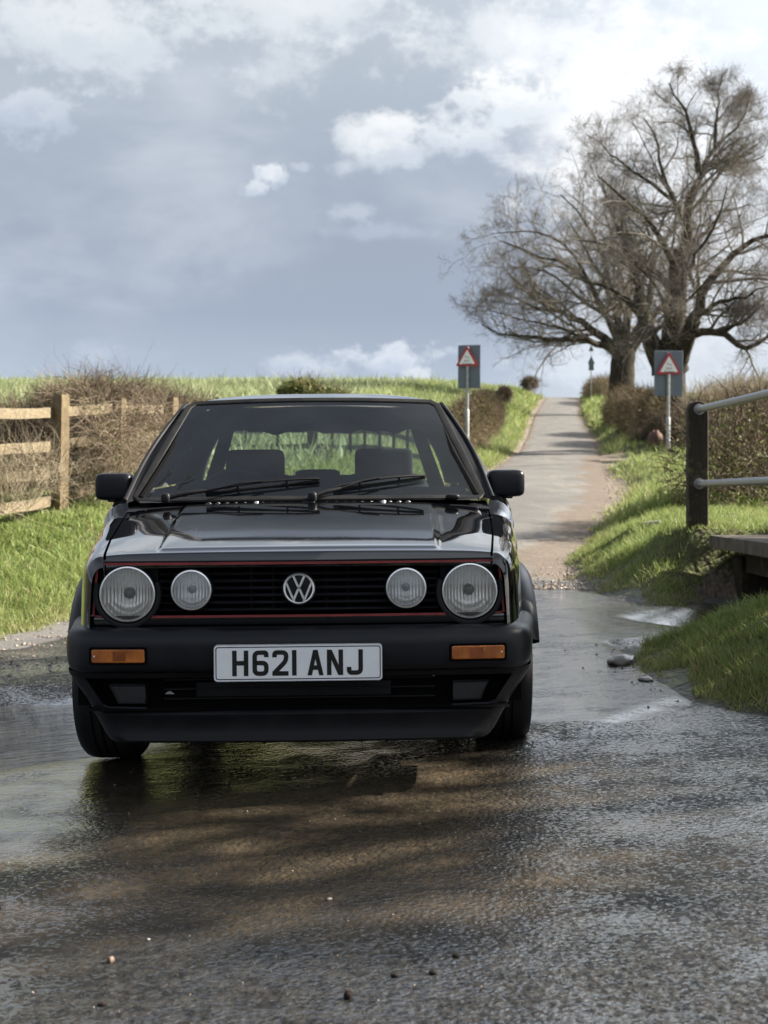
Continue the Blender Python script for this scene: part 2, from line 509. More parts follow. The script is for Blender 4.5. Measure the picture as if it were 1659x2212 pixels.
def road_fn(t, b):
    p = t.pos()
    wet_a, film_a, mud_a = t.attr('wet'), t.attr('film'), t.attr('mud')
    n_l = t.noise(p, 0.8, 5, 0.6)
    n_m = t.noise(p, 6, 6, 0.6)
    n_s = t.noise(p, 34, 5, 0.6)
    agg = t.voro(t.vm('ADD', p, t.scale(t.noise(p, 60, 2, out='Color'), (0.012, 0.012, 0))), 78, 'SMOOTH_F1')
    agg2 = t.noise(p, 120, 4, 0.6)
    wet = t.smooth(t.m('ADD', wet_a, t.m('MULTIPLY_ADD', n_m, 0.7, -0.35)), 0.35, 0.65)
    film = t.smooth(t.m('ADD', film_a, t.m('MULTIPLY_ADD', n_m, 0.30, -0.15)), 0.42, 0.58)
    mud = t.smooth(t.m('ADD', mud_a, t.m('MULTIPLY_ADD', n_m, 0.8, -0.4)), 0.3, 0.75)
    dry = t.mix(t.smooth(n_l, 0.35, 0.65), (0.138, 0.132, 0.124), (0.182, 0.173, 0.16))
    dry = t.mix(t.m('MULTIPLY', t.smooth(n_s, 0.45, 0.68), 0.55), dry, (0.085, 0.08, 0.075))
    patch = t.smooth(t.noise(t.scale(p, (1.6, 0.5, 1)), 1.1, 6, 0.7, 0.8), 0.52, 0.60)
    dry = t.mix(t.m('MULTIPLY', patch, 0.45), dry, (0.235, 0.215, 0.19))
    dry = t.mix(t.m('MULTIPLY', mud, 0.7), dry, t.mix(t.smooth(n_s, 0.35, 0.65), t.mix(t.smooth(n_m, 0.4, 0.6), (0.215, 0.16, 0.115), (0.165, 0.128, 0.097)), (0.105, 0.084, 0.065)))
    wetc = t.mix(t.smooth(n_s, 0.35, 0.7), (0.012, 0.0118, 0.0115), (0.040, 0.037, 0.033))
    wetc = t.mix(t.m('MULTIPLY', mud, 0.75), wetc, t.mix(t.smooth(n_s, 0.35, 0.65), (0.100, 0.075, 0.046), (0.042, 0.033, 0.022)))
    t.put(b.inputs['Base Color'], t.mix(wet, dry, wetc))
    # stones stand proud and dull, the water between them mirrors the sky
    pool = t.smooth(t.noise(p, 2.3, 5, 0.65), 0.40, 0.62)
    cell = t.noise(t.scale(p, (0.8, 1.0, 1)), 82, 4, 0.6, 0.5)
    sheen = t.attr('sheen')
    thr = t.m('ADD', t.m('SUBTRACT', t.lin(pool, 0, 1, 0.56, 0.45), t.m('MULTIPLY', sheen, 0.035)), t.m('MULTIPLY_ADD', t.noise(p, 11, 3, 0.6), 0.16, -0.08))
    mirror = t.smooth(t.m('SUBTRACT', cell, thr), -0.02, 0.035)
    mirror = t.m('MULTIPLY', mirror, t.m('MULTIPLY_ADD', sheen, 0.2, 0.8))
    mirror = t.m('MAXIMUM', mirror, t.m('MULTIPLY', film, t.smooth(t.m('MULTIPLY_ADD', n_m, 0.5, t.m('MULTIPLY', t.noise(t.scale(p, (0.6, 1.6, 1)), 2.6, 5, 0.65), 0.5)), 0.38, 0.58, 0.25, 1.0)))
    mirror = t.m('MULTIPLY', mirror, t.m('SUBTRACT', 1.0, t.m('MULTIPLY', t.smooth(mud_a, 0.55, 1.0), 0.65)))
    rw = t.lin(mirror, 0, 1, 0.5, 0.06)
    t.put(b.inputs['Roughness'], t.m('ADD', t.m('MULTIPLY', rw, wet), t.m('MULTIPLY', t.m('SUBTRACT', 1.0, wet), 0.85)))
    t.put(b.inputs['Specular IOR Level'], t.m('MULTIPLY_ADD', t.m('MULTIPLY', mirror, wet), 0.90, 0.10))
    t.put(b.inputs['Coat Weight'], t.m('MULTIPLY', wet, t.m('MULTIPLY_ADD', mirror, 0.92, 0.08)))
    t.put(b.inputs['Coat Roughness'], t.lin(mirror, 0, 1, 0.32, 0.05))
    # heights
    coarse = t.m('ADD', t.m('MULTIPLY', agg, -1.0), t.m('MULTIPLY', agg2, 0.7))
    coarse = t.m('ADD', coarse, t.m('MULTIPLY', n_s, 0.8))
    rip = t.noise(t.scale(p, (0.55, 1.9, 1)), 15, 5, 0.6, 0.6)
    rip2 = t.noise(t.scale(p, (0.8, 1.8, 1)), 48, 3, 0.55, 0.2)
    ripple = t.m('ADD', t.m('MULTIPLY', rip, 1.1), t.m('MULTIPLY', rip2, 0.35))
    amp_c = t.m('MULTIPLY', t.m('SUBTRACT', 1.0, t.m('MULTIPLY', film, t.smooth(t.noise(p, 1.7, 4, 0.6), 0.35, 0.65, 0.55, 0.85))), t.lin(pool, 0, 1, 1.0, 0.55))
    hh = t.m('ADD', t.m('MULTIPLY', coarse, t.m('MULTIPLY', amp_c, 0.0066)), t.m('MULTIPLY', ripple, t.m('MULTIPLY', film, 0.0026)))
    hh = t.m('ADD', hh, t.m('MULTIPLY', t.noise(p, 9, 4, 0.6), 0.003))
    b.inputs['Coat IOR'].default_value = 1.7
    nb = t.bump(hh, 0.85, 1.0)
    t.put(b.inputs['Normal'], nb)
    t.put(b.inputs['Coat Normal'], nb)


M_ROAD = mat('road_tarmac', fn=road_fn)


def water_fn(t, b):
    p = t.pos()
    n = t.noise(p, 1.2, 4)
    t.put(b.inputs['Base Color'], t.mix(n, (0.055, 0.040, 0.020), (0.030, 0.024, 0.014)))
    b.inputs['Roughness'].default_value = 0.03
    rot = t.new('ShaderNodeMapping', vector_type='TEXTURE')
    rot.inputs['Rotation'].default_value = (0, 0, radians(16))
    t.put(rot.inputs[0], p)
    q = rot.outputs[0]
    r1 = t.noise(t.scale(q, (0.5, 2.1, 1)), 9, 4, 0.55, 0.7)
    r2 = t.noise(t.scale(q, (0.9, 2.3, 1)), 26, 3, 0.5, 0.4)
    calm = t.smooth(t.noise(p, 0.9, 3), 0.38, 0.6, 0.25, 1.0)
    hh = t.m('ADD', t.m('MULTIPLY', r1, 0.046), t.m('MULTIPLY', r2, 0.009))
    t.put(b.inputs['Normal'], t.bump(t.m('MULTIPLY', hh, calm), 1.0, 1.0))


M_WATER = mat('brown_water', fn=water_fn)


# ------------------------------------------------------------------ mesh building
def link_mesh(name, verts, faces, material, parent=None, smooth=True, attrs=None):
    me = bpy.data.meshes.new(name)
    if isinstance(faces, np.ndarray):
        nv, nf, k = len(verts), len(faces), faces.shape[1]
        me.vertices.add(nv)
        me.vertices.foreach_set('co', np.asarray(verts, np.float32).ravel())
        me.loops.add(nf * k)
        me.loops.foreach_set('vertex_index', faces.astype(np.int32).ravel())
        me.polygons.add(nf)
        me.polygons.foreach_set('loop_start', np.arange(nf, dtype=np.int32) * k)
        me.polygons.foreach_set('loop_total', np.full(nf, k, np.int32))
        me.update(calc_edges=True)
    else:
        me.from_pydata([tuple(map(float, v)) for v in verts], [], faces)
        me.update()
    me.polygons.foreach_set('use_smooth', np.full(len(me.polygons), bool(smooth)))
    if attrs:
        for k, a in attrs.items():
            at_ = me.attributes.new(k, 'FLOAT', 'POINT')
            at_.data.foreach_set('value', np.asarray(a, np.float32))
    me.materials.append(material)
    o = bpy.data.objects.new(name, me)
    COL.objects.link(o)
    if parent is not None:
        o.parent = parent
    return o


def sharpen(o, ang=35):
    """keep creases crisp on a smooth mesh"""
    me = o.data
    import bmesh
    bm = bmesh.new()
    bm.from_mesh(me)
    bmesh.ops.remove_doubles(bm, verts=bm.verts, dist=1e-5)
    bmesh.ops.recalc_face_normals(bm, faces=bm.faces)
    for e in bm.edges:
        if len(e.link_faces) == 2:
            e.smooth = e.calc_face_angle(0) < radians(ang)
    bm.to_mesh(me)
    bm.free()
    return o


class MB:
    def __init__(s):
        s.v, s.f = [], []

    def add(s, verts, faces):
        o = len(s.v)
        s.v += [tuple(map(float, p)) for p in verts]
        s.f += [tuple(i + o for i in f) for f in faces]
        return s

    def grid(s, rows, close_u=False, close_v=False):
        n, m = len(rows), len(rows[0])
        vs = [p for r in rows for p in r]
        fs = []
        for i in range(n if close_v else n - 1):
            for j in range(m if close_u else m - 1):
                i2, j2 = (i + 1) % n, (j + 1) % m
                fs.append((i * m + j, i * m + j2, i2 * m + j2, i2 * m + j))
        return s.add(vs, fs)

    def box(s, c, size, bev=0.0, R=None):
        x, y, z = [a / 2 for a in size]
        if bev <= 0:
            vs = [(sx * x, sy * y, sz * z) for sx in (-1, 1) for sy in (-1, 1) for sz in (-1, 1)]
            fs = [(0, 1, 3, 2), (4, 6, 7, 5), (0, 4, 5, 1), (2, 3, 7, 6), (0, 2, 6, 4), (1, 5, 7, 3)]
        else:
            b = min(bev, x * .95, y * .95, z * .95)
            vs, idx = [], {}
            for sx in (-1, 1):
                for sy in (-1, 1):
                    for sz in (-1, 1):
                        for ax in range(3):
                            p = [sx * (x - b), sy * (y - b), sz * (z - b)]
                            p[ax] = (sx * x, sy * y, sz * z)[ax]
                            idx[(sx, sy, sz, ax)] = len(vs)
                            vs.append(p)
            fs = []
            for ax in range(3):
                a1, a2 = [a for a in range(3) if a != ax]
                for sg in (-1, 1):
                    q = []
                    for s1, s2 in ((-1, -1), (1, -1), (1, 1), (-1, 1)):
                        k = [0, 0, 0]
                        k[ax], k[a1], k[a2] = sg, s1, s2
                        q.append(idx[(*k, ax)])
                    fs.append(tuple(q))
                for s1 in (-1, 1):
                    for s2 in (-1, 1):
                        k1, k2 = [0, 0, 0], [0, 0, 0]
                        k1[ax], k2[ax] = -1, 1
                        k1[a1] = k2[a1] = s1
                        k1[a2] = k2[a2] = s2
                        fs.append((idx[(*k1, a1)], idx[(*k2, a1)], idx[(*k2, a2)], idx[(*k1, a2)]))
            for sx in (-1, 1):
                for sy in (-1, 1):
                    for sz in (-1, 1):
                        fs.append(tuple(idx[(sx, sy, sz, a)] for a in range(3)))
        if R is not None:
            vs = [tuple(R @ Vector(p)) for p in vs]
        return s.add([(p[0] + c[0], p[1] + c[1], p[2] + c[2]) for p in vs], fs)

    def tube(s, pts, r, n=8, cap=True, flat=1.0, ref=None):
        pts = [Vector(p) for p in pts]
        rs = r if isinstance(r, (list, tuple)) else [r] * len(pts)
        rows = []
        for i, p in enumerate(pts):
            t = (pts[min(i + 1, len(pts) - 1)] - pts[max(i - 1, 0)]).normalized()
            a = Vector(ref) if ref else (Vector((0, 0, 1)) if abs(t.z) < 0.9 else Vector((0, 1, 0)))
            e1 = t.cross(a).normalized()
            e2 = e1.cross(t).normalized()
            rows.append([tuple(p + (e1 * cos(2 * pi * k / n) + e2 * sin(2 * pi * k / n) * flat) * rs[i]) for k in range(n)])
        o = len(s.v)
        s.grid(rows, close_u=True)
        if cap:
            m = len(rows)
            s.f.append(tuple(o + k for k in range(n)))
            s.f.append(tuple(o + (m - 1) * n + k for k in reversed(range(n))))
        return s

    def lathe(s, prof, axis='y', n=48, c=(0, 0, 0), cap=False):
        """prof: list of (radius, along-axis)"""
        rows = []
        for r, h in prof:
            row = []
            for k in range(n):
                a = 2 * pi * k / n
                p = (r * cos(a), h, r * sin(a)) if axis == 'y' else ((h, r * cos(a), r * sin(a)) if axis == 'x' else (r * cos(a), r * sin(a), h))
                row.append((p[0] + c[0], p[1] + c[1], p[2] + c[2]))
            rows.append(row)
        s.grid(rows, close_u=True)
        return s

    def superell(s, c, abc, e=0.4, n=20, m=12, R=None):
        f = lambda x: math.copysign(abs(x) ** e, x)
        rows = []
        for i in range(m + 1):
            ph = -pi / 2 + pi * i / m
            row = []
            for k in range(n):
                th = 2 * pi * k / n
                p = Vector((abc[0] * f(cos(ph)) * f(cos(th)), abc[1] * f(cos(ph)) * f(sin(th)), abc[2] * f(sin(ph))))
                if R is not None:
                    p = R @ p
                row.append((p[0] + c[0], p[1] + c[1], p[2] + c[2]))
            rows.append(row)
        return s.grid(rows, close_u=True)

    def build(s, name, material, parent=None, smooth=True, crease=35):
        o = link_mesh(name, s.v, s.f, material, parent, smooth)
        if smooth:
            sharpen(o, crease)
        return o


def tag(o, label=None, cat=None, group=None, kind=None):
    if label:
        o['label'] = label
    if cat:
        o['category'] = cat
    if group:
        o['group'] = group
    if kind:
        o['kind'] = kind
    return o


def empty(name, loc, label, cat, group=None, rot=(0, 0, 0)):
    o = bpy.data.objects.new(name, None)
    COL.objects.link(o)
    o.location = loc
    o.rotation_euler = rot
    o.empty_display_size = 0.2
    return tag(o, label, cat, group)


def nrm(a):
    return a / np.maximum(np.linalg.norm(a, axis=-1, keepdims=True), 1e-9)


def blades(base, direc, length, width, bend, nseg=3, face=None):
    """flat tapering blades, all at once -> verts, quads"""
    n = len(base)
    side = np.cross(direc, RNG.normal(size=(n, 3))) if face is None else face
    side = nrm(side)
    vs = np.zeros((n, nseg + 1, 2, 3), np.float32)
    for k in range(nseg + 1):
        t = k / nseg
        cpt = base + direc * (length * t)[:, None] + bend * (length * t * t)[:, None]
        wd = width * (1 - t ** 1.6) * 0.5 + 0.0004
        vs[:, k, 0] = cpt - side * wd[:, None]
        vs[:, k, 1] = cpt + side * wd[:, None]
    idx = np.arange(n)[:, None] * (nseg + 1) * 2
    q = []
    for k in range(nseg):
        q.append(np.concatenate([idx + 2 * k, idx + 2 * k + 1, idx + 2 * k + 3, idx + 2 * k + 2], 1))
    return vs.reshape(-1, 3), np.stack(q, 1).reshape(-1, 4), (nseg + 1) * 2


def tubes(P, R, sides=3):
    """P (N,K,3) polylines, R (N,K) radii -> verts, quads"""
    N, K, _ = P.shape
    T = np.zeros_like(P)
    T[:, 1:-1] = P[:, 2:] - P[:, :-2]
    T[:, 0] = P[:, 1] - P[:, 0]
    T[:, -1] = P[:, -1] - P[:, -2]
    T = nrm(T)
    ref = np.where(np.abs(T[:, :1, 2:3]) < 0.85, np.array([0, 0, 1.0]), np.array([0, 1.0, 0]))
    E1 = nrm(np.cross(T, ref))
    E2 = np.cross(E1, T)
    a = np.arange(sides) * 2 * pi / sides
    V = P[:, :, None] + (E1[:, :, None] * np.cos(a)[None, None, :, None] + E2[:, :, None] * np.sin(a)[None, None, :, None]) * R[:, :, None, None]
    base = (np.arange(N) * K * sides)[:, None, None] + (np.arange(K - 1) * sides)[None, :, None]
    k = np.arange(sides)[None, None]
    k2 = (np.arange(sides) + 1) % sides
    q = np.stack([base + k, base + k2[None, None], base + k2[None, None] + sides, base + k + sides], -1)
    return V.reshape(-1, 3), q.reshape(-1, 4)


def twigs(start, direc, length, r0, K=4, wob=0.15, droop=0.0):
    n = len(start)
    P = np.zeros((n, K, 3))
    P[:, 0] = start
    d = nrm(direc)
    for k in range(1, K):
        P[:, k] = P[:, k - 1] + d * (length / (K - 1))[:, None]
        d = nrm(d + RNG.normal(size=(n, 3)) * wob + np.array([0, 0, -droop]))
    t = np.linspace(1, 0.3, K)
    return P, r0[:, None] * t[None]


# ------------------------------------------------------------------ terrain
def lerp_tab(y, tab):
    ys, vs = zip(*tab)
    return np.interp(y, ys, vs)


def smooth_tab(tab):
    """dense, smoothed copy of a table"""
    ys = np.linspace(tab[0][0], tab[-1][0], 1200)
    v = np.interp(ys, [a for a, _ in tab], [b for _, b in tab])
    k = np.hanning(61)
    k /= k.sum()
    vp = np.pad(v, 30, mode='reflect', reflect_type='odd')
    return ys, np.convolve(vp, k, 'valid')


ROADZ = smooth_tab([(-40, 0.25), (-10, 0.1), (2, 0.0), (11.2, 0.0), (20, 0.40), (33, 0.93), (46, 1.35), (54, 1.88), (80, 3.62), (118, 6.65), (126, 6.75), (150, 5.8), (260, -4), (900, -20)])
# the near part needs its own resolution
ZN_Y = np.linspace(-10, 60, 1401)
_zn = np.interp(ZN_Y, [-10, 2, 11.2, 20, 33, 46, 54, 60], [0.1, 0, 0, 0.40, 0.93, 1.35, 1.88, 2.28])
_k = np.hanning(121)
_k /= _k.sum()
ZN = np.convolve(np.pad(_zn, 60, mode='reflect', reflect_type='odd'), _k, 'valid')


def zr(y):
    y = np.asarray(y, float)
    return np.where(y < 50, np.interp(y, ZN_Y, ZN), np.interp(y, *ROADZ))


XC_Y = np.linspace(-10, 300, 6201)
_xc = np.interp(XC_Y, [-10, 2, 6, 9, 11.6, 13.2, 15, 20, 33, 46, 54, 80, 122, 300], [-0.3, -0.2, -0.15, -0.05, 0.2, 0.5, 0.9, 2.0, 3.9, 5.73, 6.8, 9.9, 15.6, 42])
_k = np.hanning(81)
_k /= _k.sum()
XC = np.convolve(np.pad(_xc, 40, mode='reflect', reflect_type='odd'), _k, 'valid')


def xc(y):
    return np.interp(y, XC_Y, XC)


def sdist(px, py, poly):
    """signed distance to polygon, positive inside"""
    px, py = np.asarray(px, float), np.asarray(py, float)
    inside = np.zeros(px.shape, bool)
    dmin = np.full(px.shape, 1e9)
    n = len(poly)
    for i in range(n):
        x1, y1 = poly[i]
        x2, y2 = poly[(i + 1) % n]
        ex, ey = x2 - x1, y2 - y1
        t = np.clip(((px - x1) * ex + (py - y1) * ey) / (ex * ex + ey * ey + 1e-12), 0, 1)
        dmin = np.minimum(dmin, np.hypot(px - x1 - t * ex, py - y1 - t * ey))
        cond = ((y1 > py) != (y2 > py)) & (px < (x2 - x1) * (py - y1) / (y2 - y1 + 1e-12) + x1)
        inside ^= cond
    return np.where(inside, dmin, -dmin)


def sst(x, a, b):
    t = np.clip((x - a) / (b - a), 0, 1)
    return t * t * (3 - 2 * t)


POLY_LEFT = [(-400, 4.5), (-9, 7.3), (-3.4, 8.0), (-2.5, 8.8), (-2.25, 10.3), (-1.5, 12.0), (-0.85, 13.5), (0.6, 20), (2.65, 33), (4.35, 46), (5.4, 54), (8.45, 80), (14.0, 122), (30, 300), (-400, 300)]
POLY_RIGHT = [(400, 9.8), (5, 9.9), (2.35, 10.02), (2.15, 9.55), (1.95, 9.32), (1.75, 9.35), (1.56, 10.3), (1.66, 13.2), (2.35, 16), (3.3, 20), (4.2, 24), (4.65, 28), (4.9, 31.5), (6.0, 33.2), (8, 34.2), (30, 35), (30, 39), (8.5, 39.5), (6.5, 42), (6.75, 43.5), (7.05, 46), (8.15, 54), (11.25, 80), (17.1, 122), (50, 300), (400, 300)]
POLY_NEAR = [(1.16, 7.30), (1.17, 6.8), (1.14, 6.2), (1.20, 5.72), (1.38, 5.40), (2.2, 5.0), (7, 4.3), (400, 3.5), (400, 7.2), (6, 7.2), (2.6, 7.25), (1.8, 7.4)]
POLY_FILM = [(-9, 2.6), (-0.95, 3.42), (-0.45, 3.75), (0.535, 4.95), (1.25, 5.75), (1.3, 6.5), (1.2, 7.5), (1.9, 7.9), (9, 7.6), (9, 9.4), (1.75, 9.4), (1.55, 10.3), (1.3, 11.1), (0.2, 10.9), (-2.0, 7.1), (-9, 6.3)]
POLY_WET = [(-40, -9), (40, -9), (40, 9.6), (1.9, 9.6), (1.7, 11.4), (0.3, 11.8), (-1.2, 10.6), (-2.2, 8.9), (-3.2, 7.7), (-40, 6.5)]
POLY_POOL = [(-12, 3.9), (-1.45, 5.0), (-0.9, 5.25), (-0.75, 6.0), (-1.0, 6.75), (-1.9, 6.95), (-12, 6.1)]
POLY_STREAM = [(1.95, 7.9), (2.6, 7.72), (30, 7.4), (30, 9.8), (5, 9.85), (2.4, 9.9), (2.05, 9.35), (1.5, 8.7)]


def fall(x, y):
    """cross fall of the ford, low on the left"""
    f = sst(y, 1.0, 3.6) * (1 - sst(y, 9.5, 14))
    return (0.052 * np.clip(x + 0.55, -2.0, 1.7) + 0.000) * f


def surf(x, y):
    """the driving surface: road and ford"""
    z = zr(y) + fall(x, y)
    z = z + 0.014 * sst(sdist(x, y, POLY_FILM), -0.02, 0.04)
    z = z - 0.09 * sst(sdist(x, y, POLY_POOL), -0.15, 0.5)
    z = z - 0.22 * sst(sdist(x, y, POLY_STREAM), -0.1, 0.5)
    return z


def vnoise(x, y, s, seed=0):
    """cheap smooth value noise"""
    x, y = np.asarray(x) * s, np.asarray(y) * s
    xi, yi = np.floor(x).astype(int), np.floor(y).astype(int)
    fx, fy = x - xi, y - yi
    fx, fy = fx * fx * (3 - 2 * fx), fy * fy * (3 - 2 * fy)
    h = lambda a, b: np.abs(np.sin(a * 127.1 + b * 311.7 + seed * 17.3) * 43758.5453) % 1.0
    return (h(xi, yi) * (1 - fx) + h(xi + 1, yi) * fx) * (1 - fy) + (h(xi, yi + 1) * (1 - fx) + h(xi + 1, yi + 1) * fx) * fy


def banks(x, y):
    dl, dr, dn = sdist(x, y, POLY_LEFT), sdist(x, y, POLY_RIGHT), sdist(x, y, POLY_NEAR)
    hl = lerp_tab(y, [(8, 0.05), (11, 0.22), (14.8, 0.36), (20, 0.42), (26, 0.42), (36, 0.35), (46, 0.5), (60, 0.9), (80, 1.1), (125, 0.5)])
    b = hl * sst(dl, -0.1, 2.2) + np.clip(dl - 4, 0, 200) * 0.0 + lerp_tab(y, [(14, 0), (30, 0.25), (60, 0.6), (100, 0.6), (130, 0.3)]) * sst(dl, 2.0, 9.0)
    hr = lerp_tab(y, [(9, 0.50), (11, 0.47), (15, 0.32), (20, 0.22), (33, 0.30), (46, 0.30), (60, 0.5), (122, 0.4)])
    b = b + hr * sst(dr / (1.0 - 0.72 * sst(x, 1.95, 2.35) * (1 - sst(y, 10.6, 11.5))), -0.08, 0.95)
    b = b + 0.36 * sst(dn, -0.06, 0.95)
    lump = (vnoise(x, y, 1.7, 1) - 0.5) * 0.10 + (vnoise(x, y, 4.3, 2) - 0.5) * 0.05
    ins = np.maximum(np.maximum(dl, dr), dn)
    b = b + lump * sst(ins, 0.0, 0.7)
    return b, ins, dl, dr, dn


def ground_z(x, y):
    b, ins, dl, dr, dn = banks(x, y)
    return surf(x, y) + b - 0.022 * (1 - sst(ins, -0.05, 0.10))


def geo_steps(lo, hi, fine_lo, fine_hi, fine, grow):
    a = list(np.arange(fine_lo, fine_hi + 1e-6, fine))
    st, v = fine, fine_hi
    while v < hi:
        st *= grow
        v = min(v + st, hi)
        a.append(v)
    st, v = fine, fine_lo
    b = []
    while v > lo:
        st *= grow
        v = max(v - st, lo)
        b.append(v)
    return np.array(b[::-1] + a)


def sheet(name, ys, ts, zf, material, attrf, off=0.0):
    Y, T = np.meshgrid(ys, ts, indexing='ij')
    X = xc(Y) + T
    Z = zf(X, Y) + off
    n, m = Y.shape
    i = (np.arange(n - 1)[:, None] * m + np.arange(m - 1)[None]).ravel()
    q = np.stack([i, i + 1, i + m + 1, i + m], 1)
    V = np.stack([X, Y, Z], -1).reshape(-1, 3)
    return link_mesh(name, V, q, material, None, True, attrf(X, Y))


def ground_attr(X, Y):
    b, ins, dl, dr, dn = banks(X, Y)
    return {'veg': (sst(ins, -0.12, 0.30)).ravel(), 'wet': sst(sdist(X, Y, POLY_WET), -0.3, 0.3).ravel()}


gys = np.concatenate([geo_steps(-35, 16, 2.0, 16, 0.10, 1.15), np.array(geo_steps(16, 900, 16, 16.1, 0.15, 1.03))[2:]])
gts = geo_steps(-500, 500, -4.6, 4.6, 0.10, 1.09)
ground = sheet('ground', gys, gts, ground_z, M_GROUND, ground_attr)
tag(ground, 'soil and gravel ground of the verges and field', 'ground', kind='structure')


def road_attr(X, Y):
    wx, wy = (vnoise(X, Y, 2.1, 31) - 0.5) * 0.30 + (vnoise(X, Y, 7, 32) - 0.5) * 0.10, (vnoise(X, Y, 2.1, 33) - 0.5) * 0.30 + (vnoise(X, Y, 7, 34) - 0.5) * 0.10
    fd = sdist(X + wx, Y + wy, POLY_FILM)
    lf = np.maximum(1 - sst(X, -0.9, 0.3), 0.5 * (1 - sst(X, 0.4, 0.9)))
    film = sst(fd, -0.12, 0.12 + 0.9 * lf) * (1 - 0.25 * lf)
    wet = sst(sdist(X + 2 * wx, Y + 2 * wy, POLY_WET), -0.35, 0.35)
    t = X - xc(Y)
    wob = 0.5 * (vnoise(X, Y, 0.9, 6) - 0.5) + 0.3 * (vnoise(X, Y, 2.7, 7) - 0.5)
    mud = 0.95 * sst(t + wob, 0.40, 1.1) * sst(Y, 11.0, 12.5) * (1 - sst(Y, 34, 46))
    mud = mud + 0.9 * np.exp(-((np.abs(t) + 0.4 * wob - 1.27) / 0.22) ** 2) * sst(Y, 11, 13)
    mud = mud + 0.85 * np.exp(-((X + 0.10) / 0.85) ** 2 - ((Y - 4.35 - 0.35 * X) / 0.70) ** 2)
    mud = mud + 0.45 * np.exp(-((X - 0.2) / 0.8) ** 2 - ((Y - 3.35 - 0.2 * X) / 0.3) ** 2)
    mud = mud + 0.30 * vnoise(X, Y * 1.6, 1.1, 5) * (Y < 11) + 0.35 * vnoise(X, Y * 1.5, 1.9, 15) * (X < -0.6) * (Y < 9) + 0.45 * vnoise(X, Y * 1.8, 1.3, 25) * sst(X, 0.2, 0.8) * (Y > 5.5) * (Y < 11)
    mud = mud + 0.25 * sst(sdist(X, Y, [(1.3, 3.8), (4, 3.6), (4, 5.6), (1.6, 5.65)]), -0.4, 0.4)
    return {'sheen': sst(X - 0.12 * Y, -0.4, 0.6).ravel(), 'film': film.ravel(), 'wet': wet.ravel(), 'mud': np.clip(mud, 0, 1).ravel()}


r1 = np.concatenate([np.arange(-8, 2, 0.5), np.arange(2, 11.6, 0.04)])
# ford and near road: one broad sheet; the lane beyond: a strip 2.5 m wide that runs on from it
ford = sheet('road', r1, geo_steps(-9, 9, -2.6, 2.6, 0.04, 1.25), surf, M_ROAD, road_attr, 0.004)
tag(ford, 'wet tarmac and ford slab around the parked car', 'road', kind='structure')
r2 = np.concatenate([np.arange(11.56, 40, 0.15), np.arange(40, 260, 0.8)])
lane = sheet('lane_road', r2, np.arange(-1.25, 1.251, 0.125), lambda x, y: surf(x, y) + 0.03 * (1 - ((x - xc(y)) / 1.25) ** 2) * sst(y, 11.5, 14), M_ROAD, road_attr, 0.006)
tag(lane, 'narrow dry tarmac lane climbing to the crest', 'road', kind='structure')


def flat_water(name, poly, zf, step=0.08):
    xs = [p[0] for p in poly]
    ys = [p[1] for p in poly]
    X, Y = np.meshgrid(np.arange(min(xs), max(xs), step), np.arange(min(ys) - 0.3, max(ys) + 0.3, step), indexing='ij')
    n, m = X.shape
    sd = sdist(X, Y, poly)
    i = (np.arange(n - 1)[:, None] * m + np.arange(m - 1)[None])
    keep = (sd[:-1, :-1] > -0.25)
    i = i[keep]
    q = np.stack([i, i + m, i + m + 1, i + 1], 1)
    V = np.stack([X, Y, zf(X, Y)], -1).reshape(-1, 3)
    return link_mesh(name, V, q, M_WATER)


wl = flat_water('water', POLY_POOL, lambda x, y: zr(y) + fall(x, y) - 0.034)
tag(wl, 'rippled brown ford water beside the front wheel', 'water', kind='structure')
wr = flat_water('stream_water', [(p[0] if p[0] < 12 else 12, p[1]) for p in POLY_STREAM], lambda x, y: zr(y) + fall(x, y) - 0.095)
M_STREAM = M_WATER.copy()
M_STREAM.name = 'stream_water'
M_STREAM.node_tree.nodes['Principled BSDF'].inputs['Roughness'].default_value = 0.2
M_STREAM.node_tree.nodes['Principled BSDF'].inputs['Specular IOR Level'].default_value = 0.12
wr.data.materials[0] = M_STREAM
tag(wr, 'dark stream water under the footbridge', 'water', kind='structure')


# ------------------------------------------------------------------ the car
def tab(y, t):
    return float(np.interp(y, [a for a, _ in t], [b for _, b in t]))


CAR = empty('parked_car', (-0.262, 4.345, 0.0), 'black three-door hatchback with round headlights and red-striped grille parked in the ford', 'car',
            rot=(0, radians(-0.5), radians(1.15)))

T_W = [(0.075, 0.652), (0.085, 0.664), (0.10, 0.674), (0.13, 0.686), (0.2, 0.704), (0.4, 0.738), (0.8, 0.778), (1.2, 0.805), (2.0, 0.832), (3.0, 0.825), (3.6, 0.79), (3.85, 0.74), (3.95, 0.68)]
T_H = [(0.07, 0.608), (0.13, 0.616), (0.4, 0.645), (0.8, 0.676), (1.10, 0.694)]
T_ZH = [(0.078, 0.755), (0.0805, 0.768), (0.084, 0.784), (0.0865, 0.7885), (0.092, 0.7905), (0.14, 0.7975), (0.4, 0.834), (0.8, 0.884), (1.10, 0.916)]
T_XB = [(1.10, 0.70), (1.3, 0.752), (1.6, 0.785), (2.2, 0.80), (3.0, 0.79), (3.5, 0.745), (3.85, 0.68), (3.95, 0.62)]
T_ZB = [(1.10, 0.915), (1.3, 0.932), (2.2, 0.94), (3.2, 0.95), (3.7, 0.94), (3.95, 0.90)]


def W_(y):
    return tab(y, T_W)


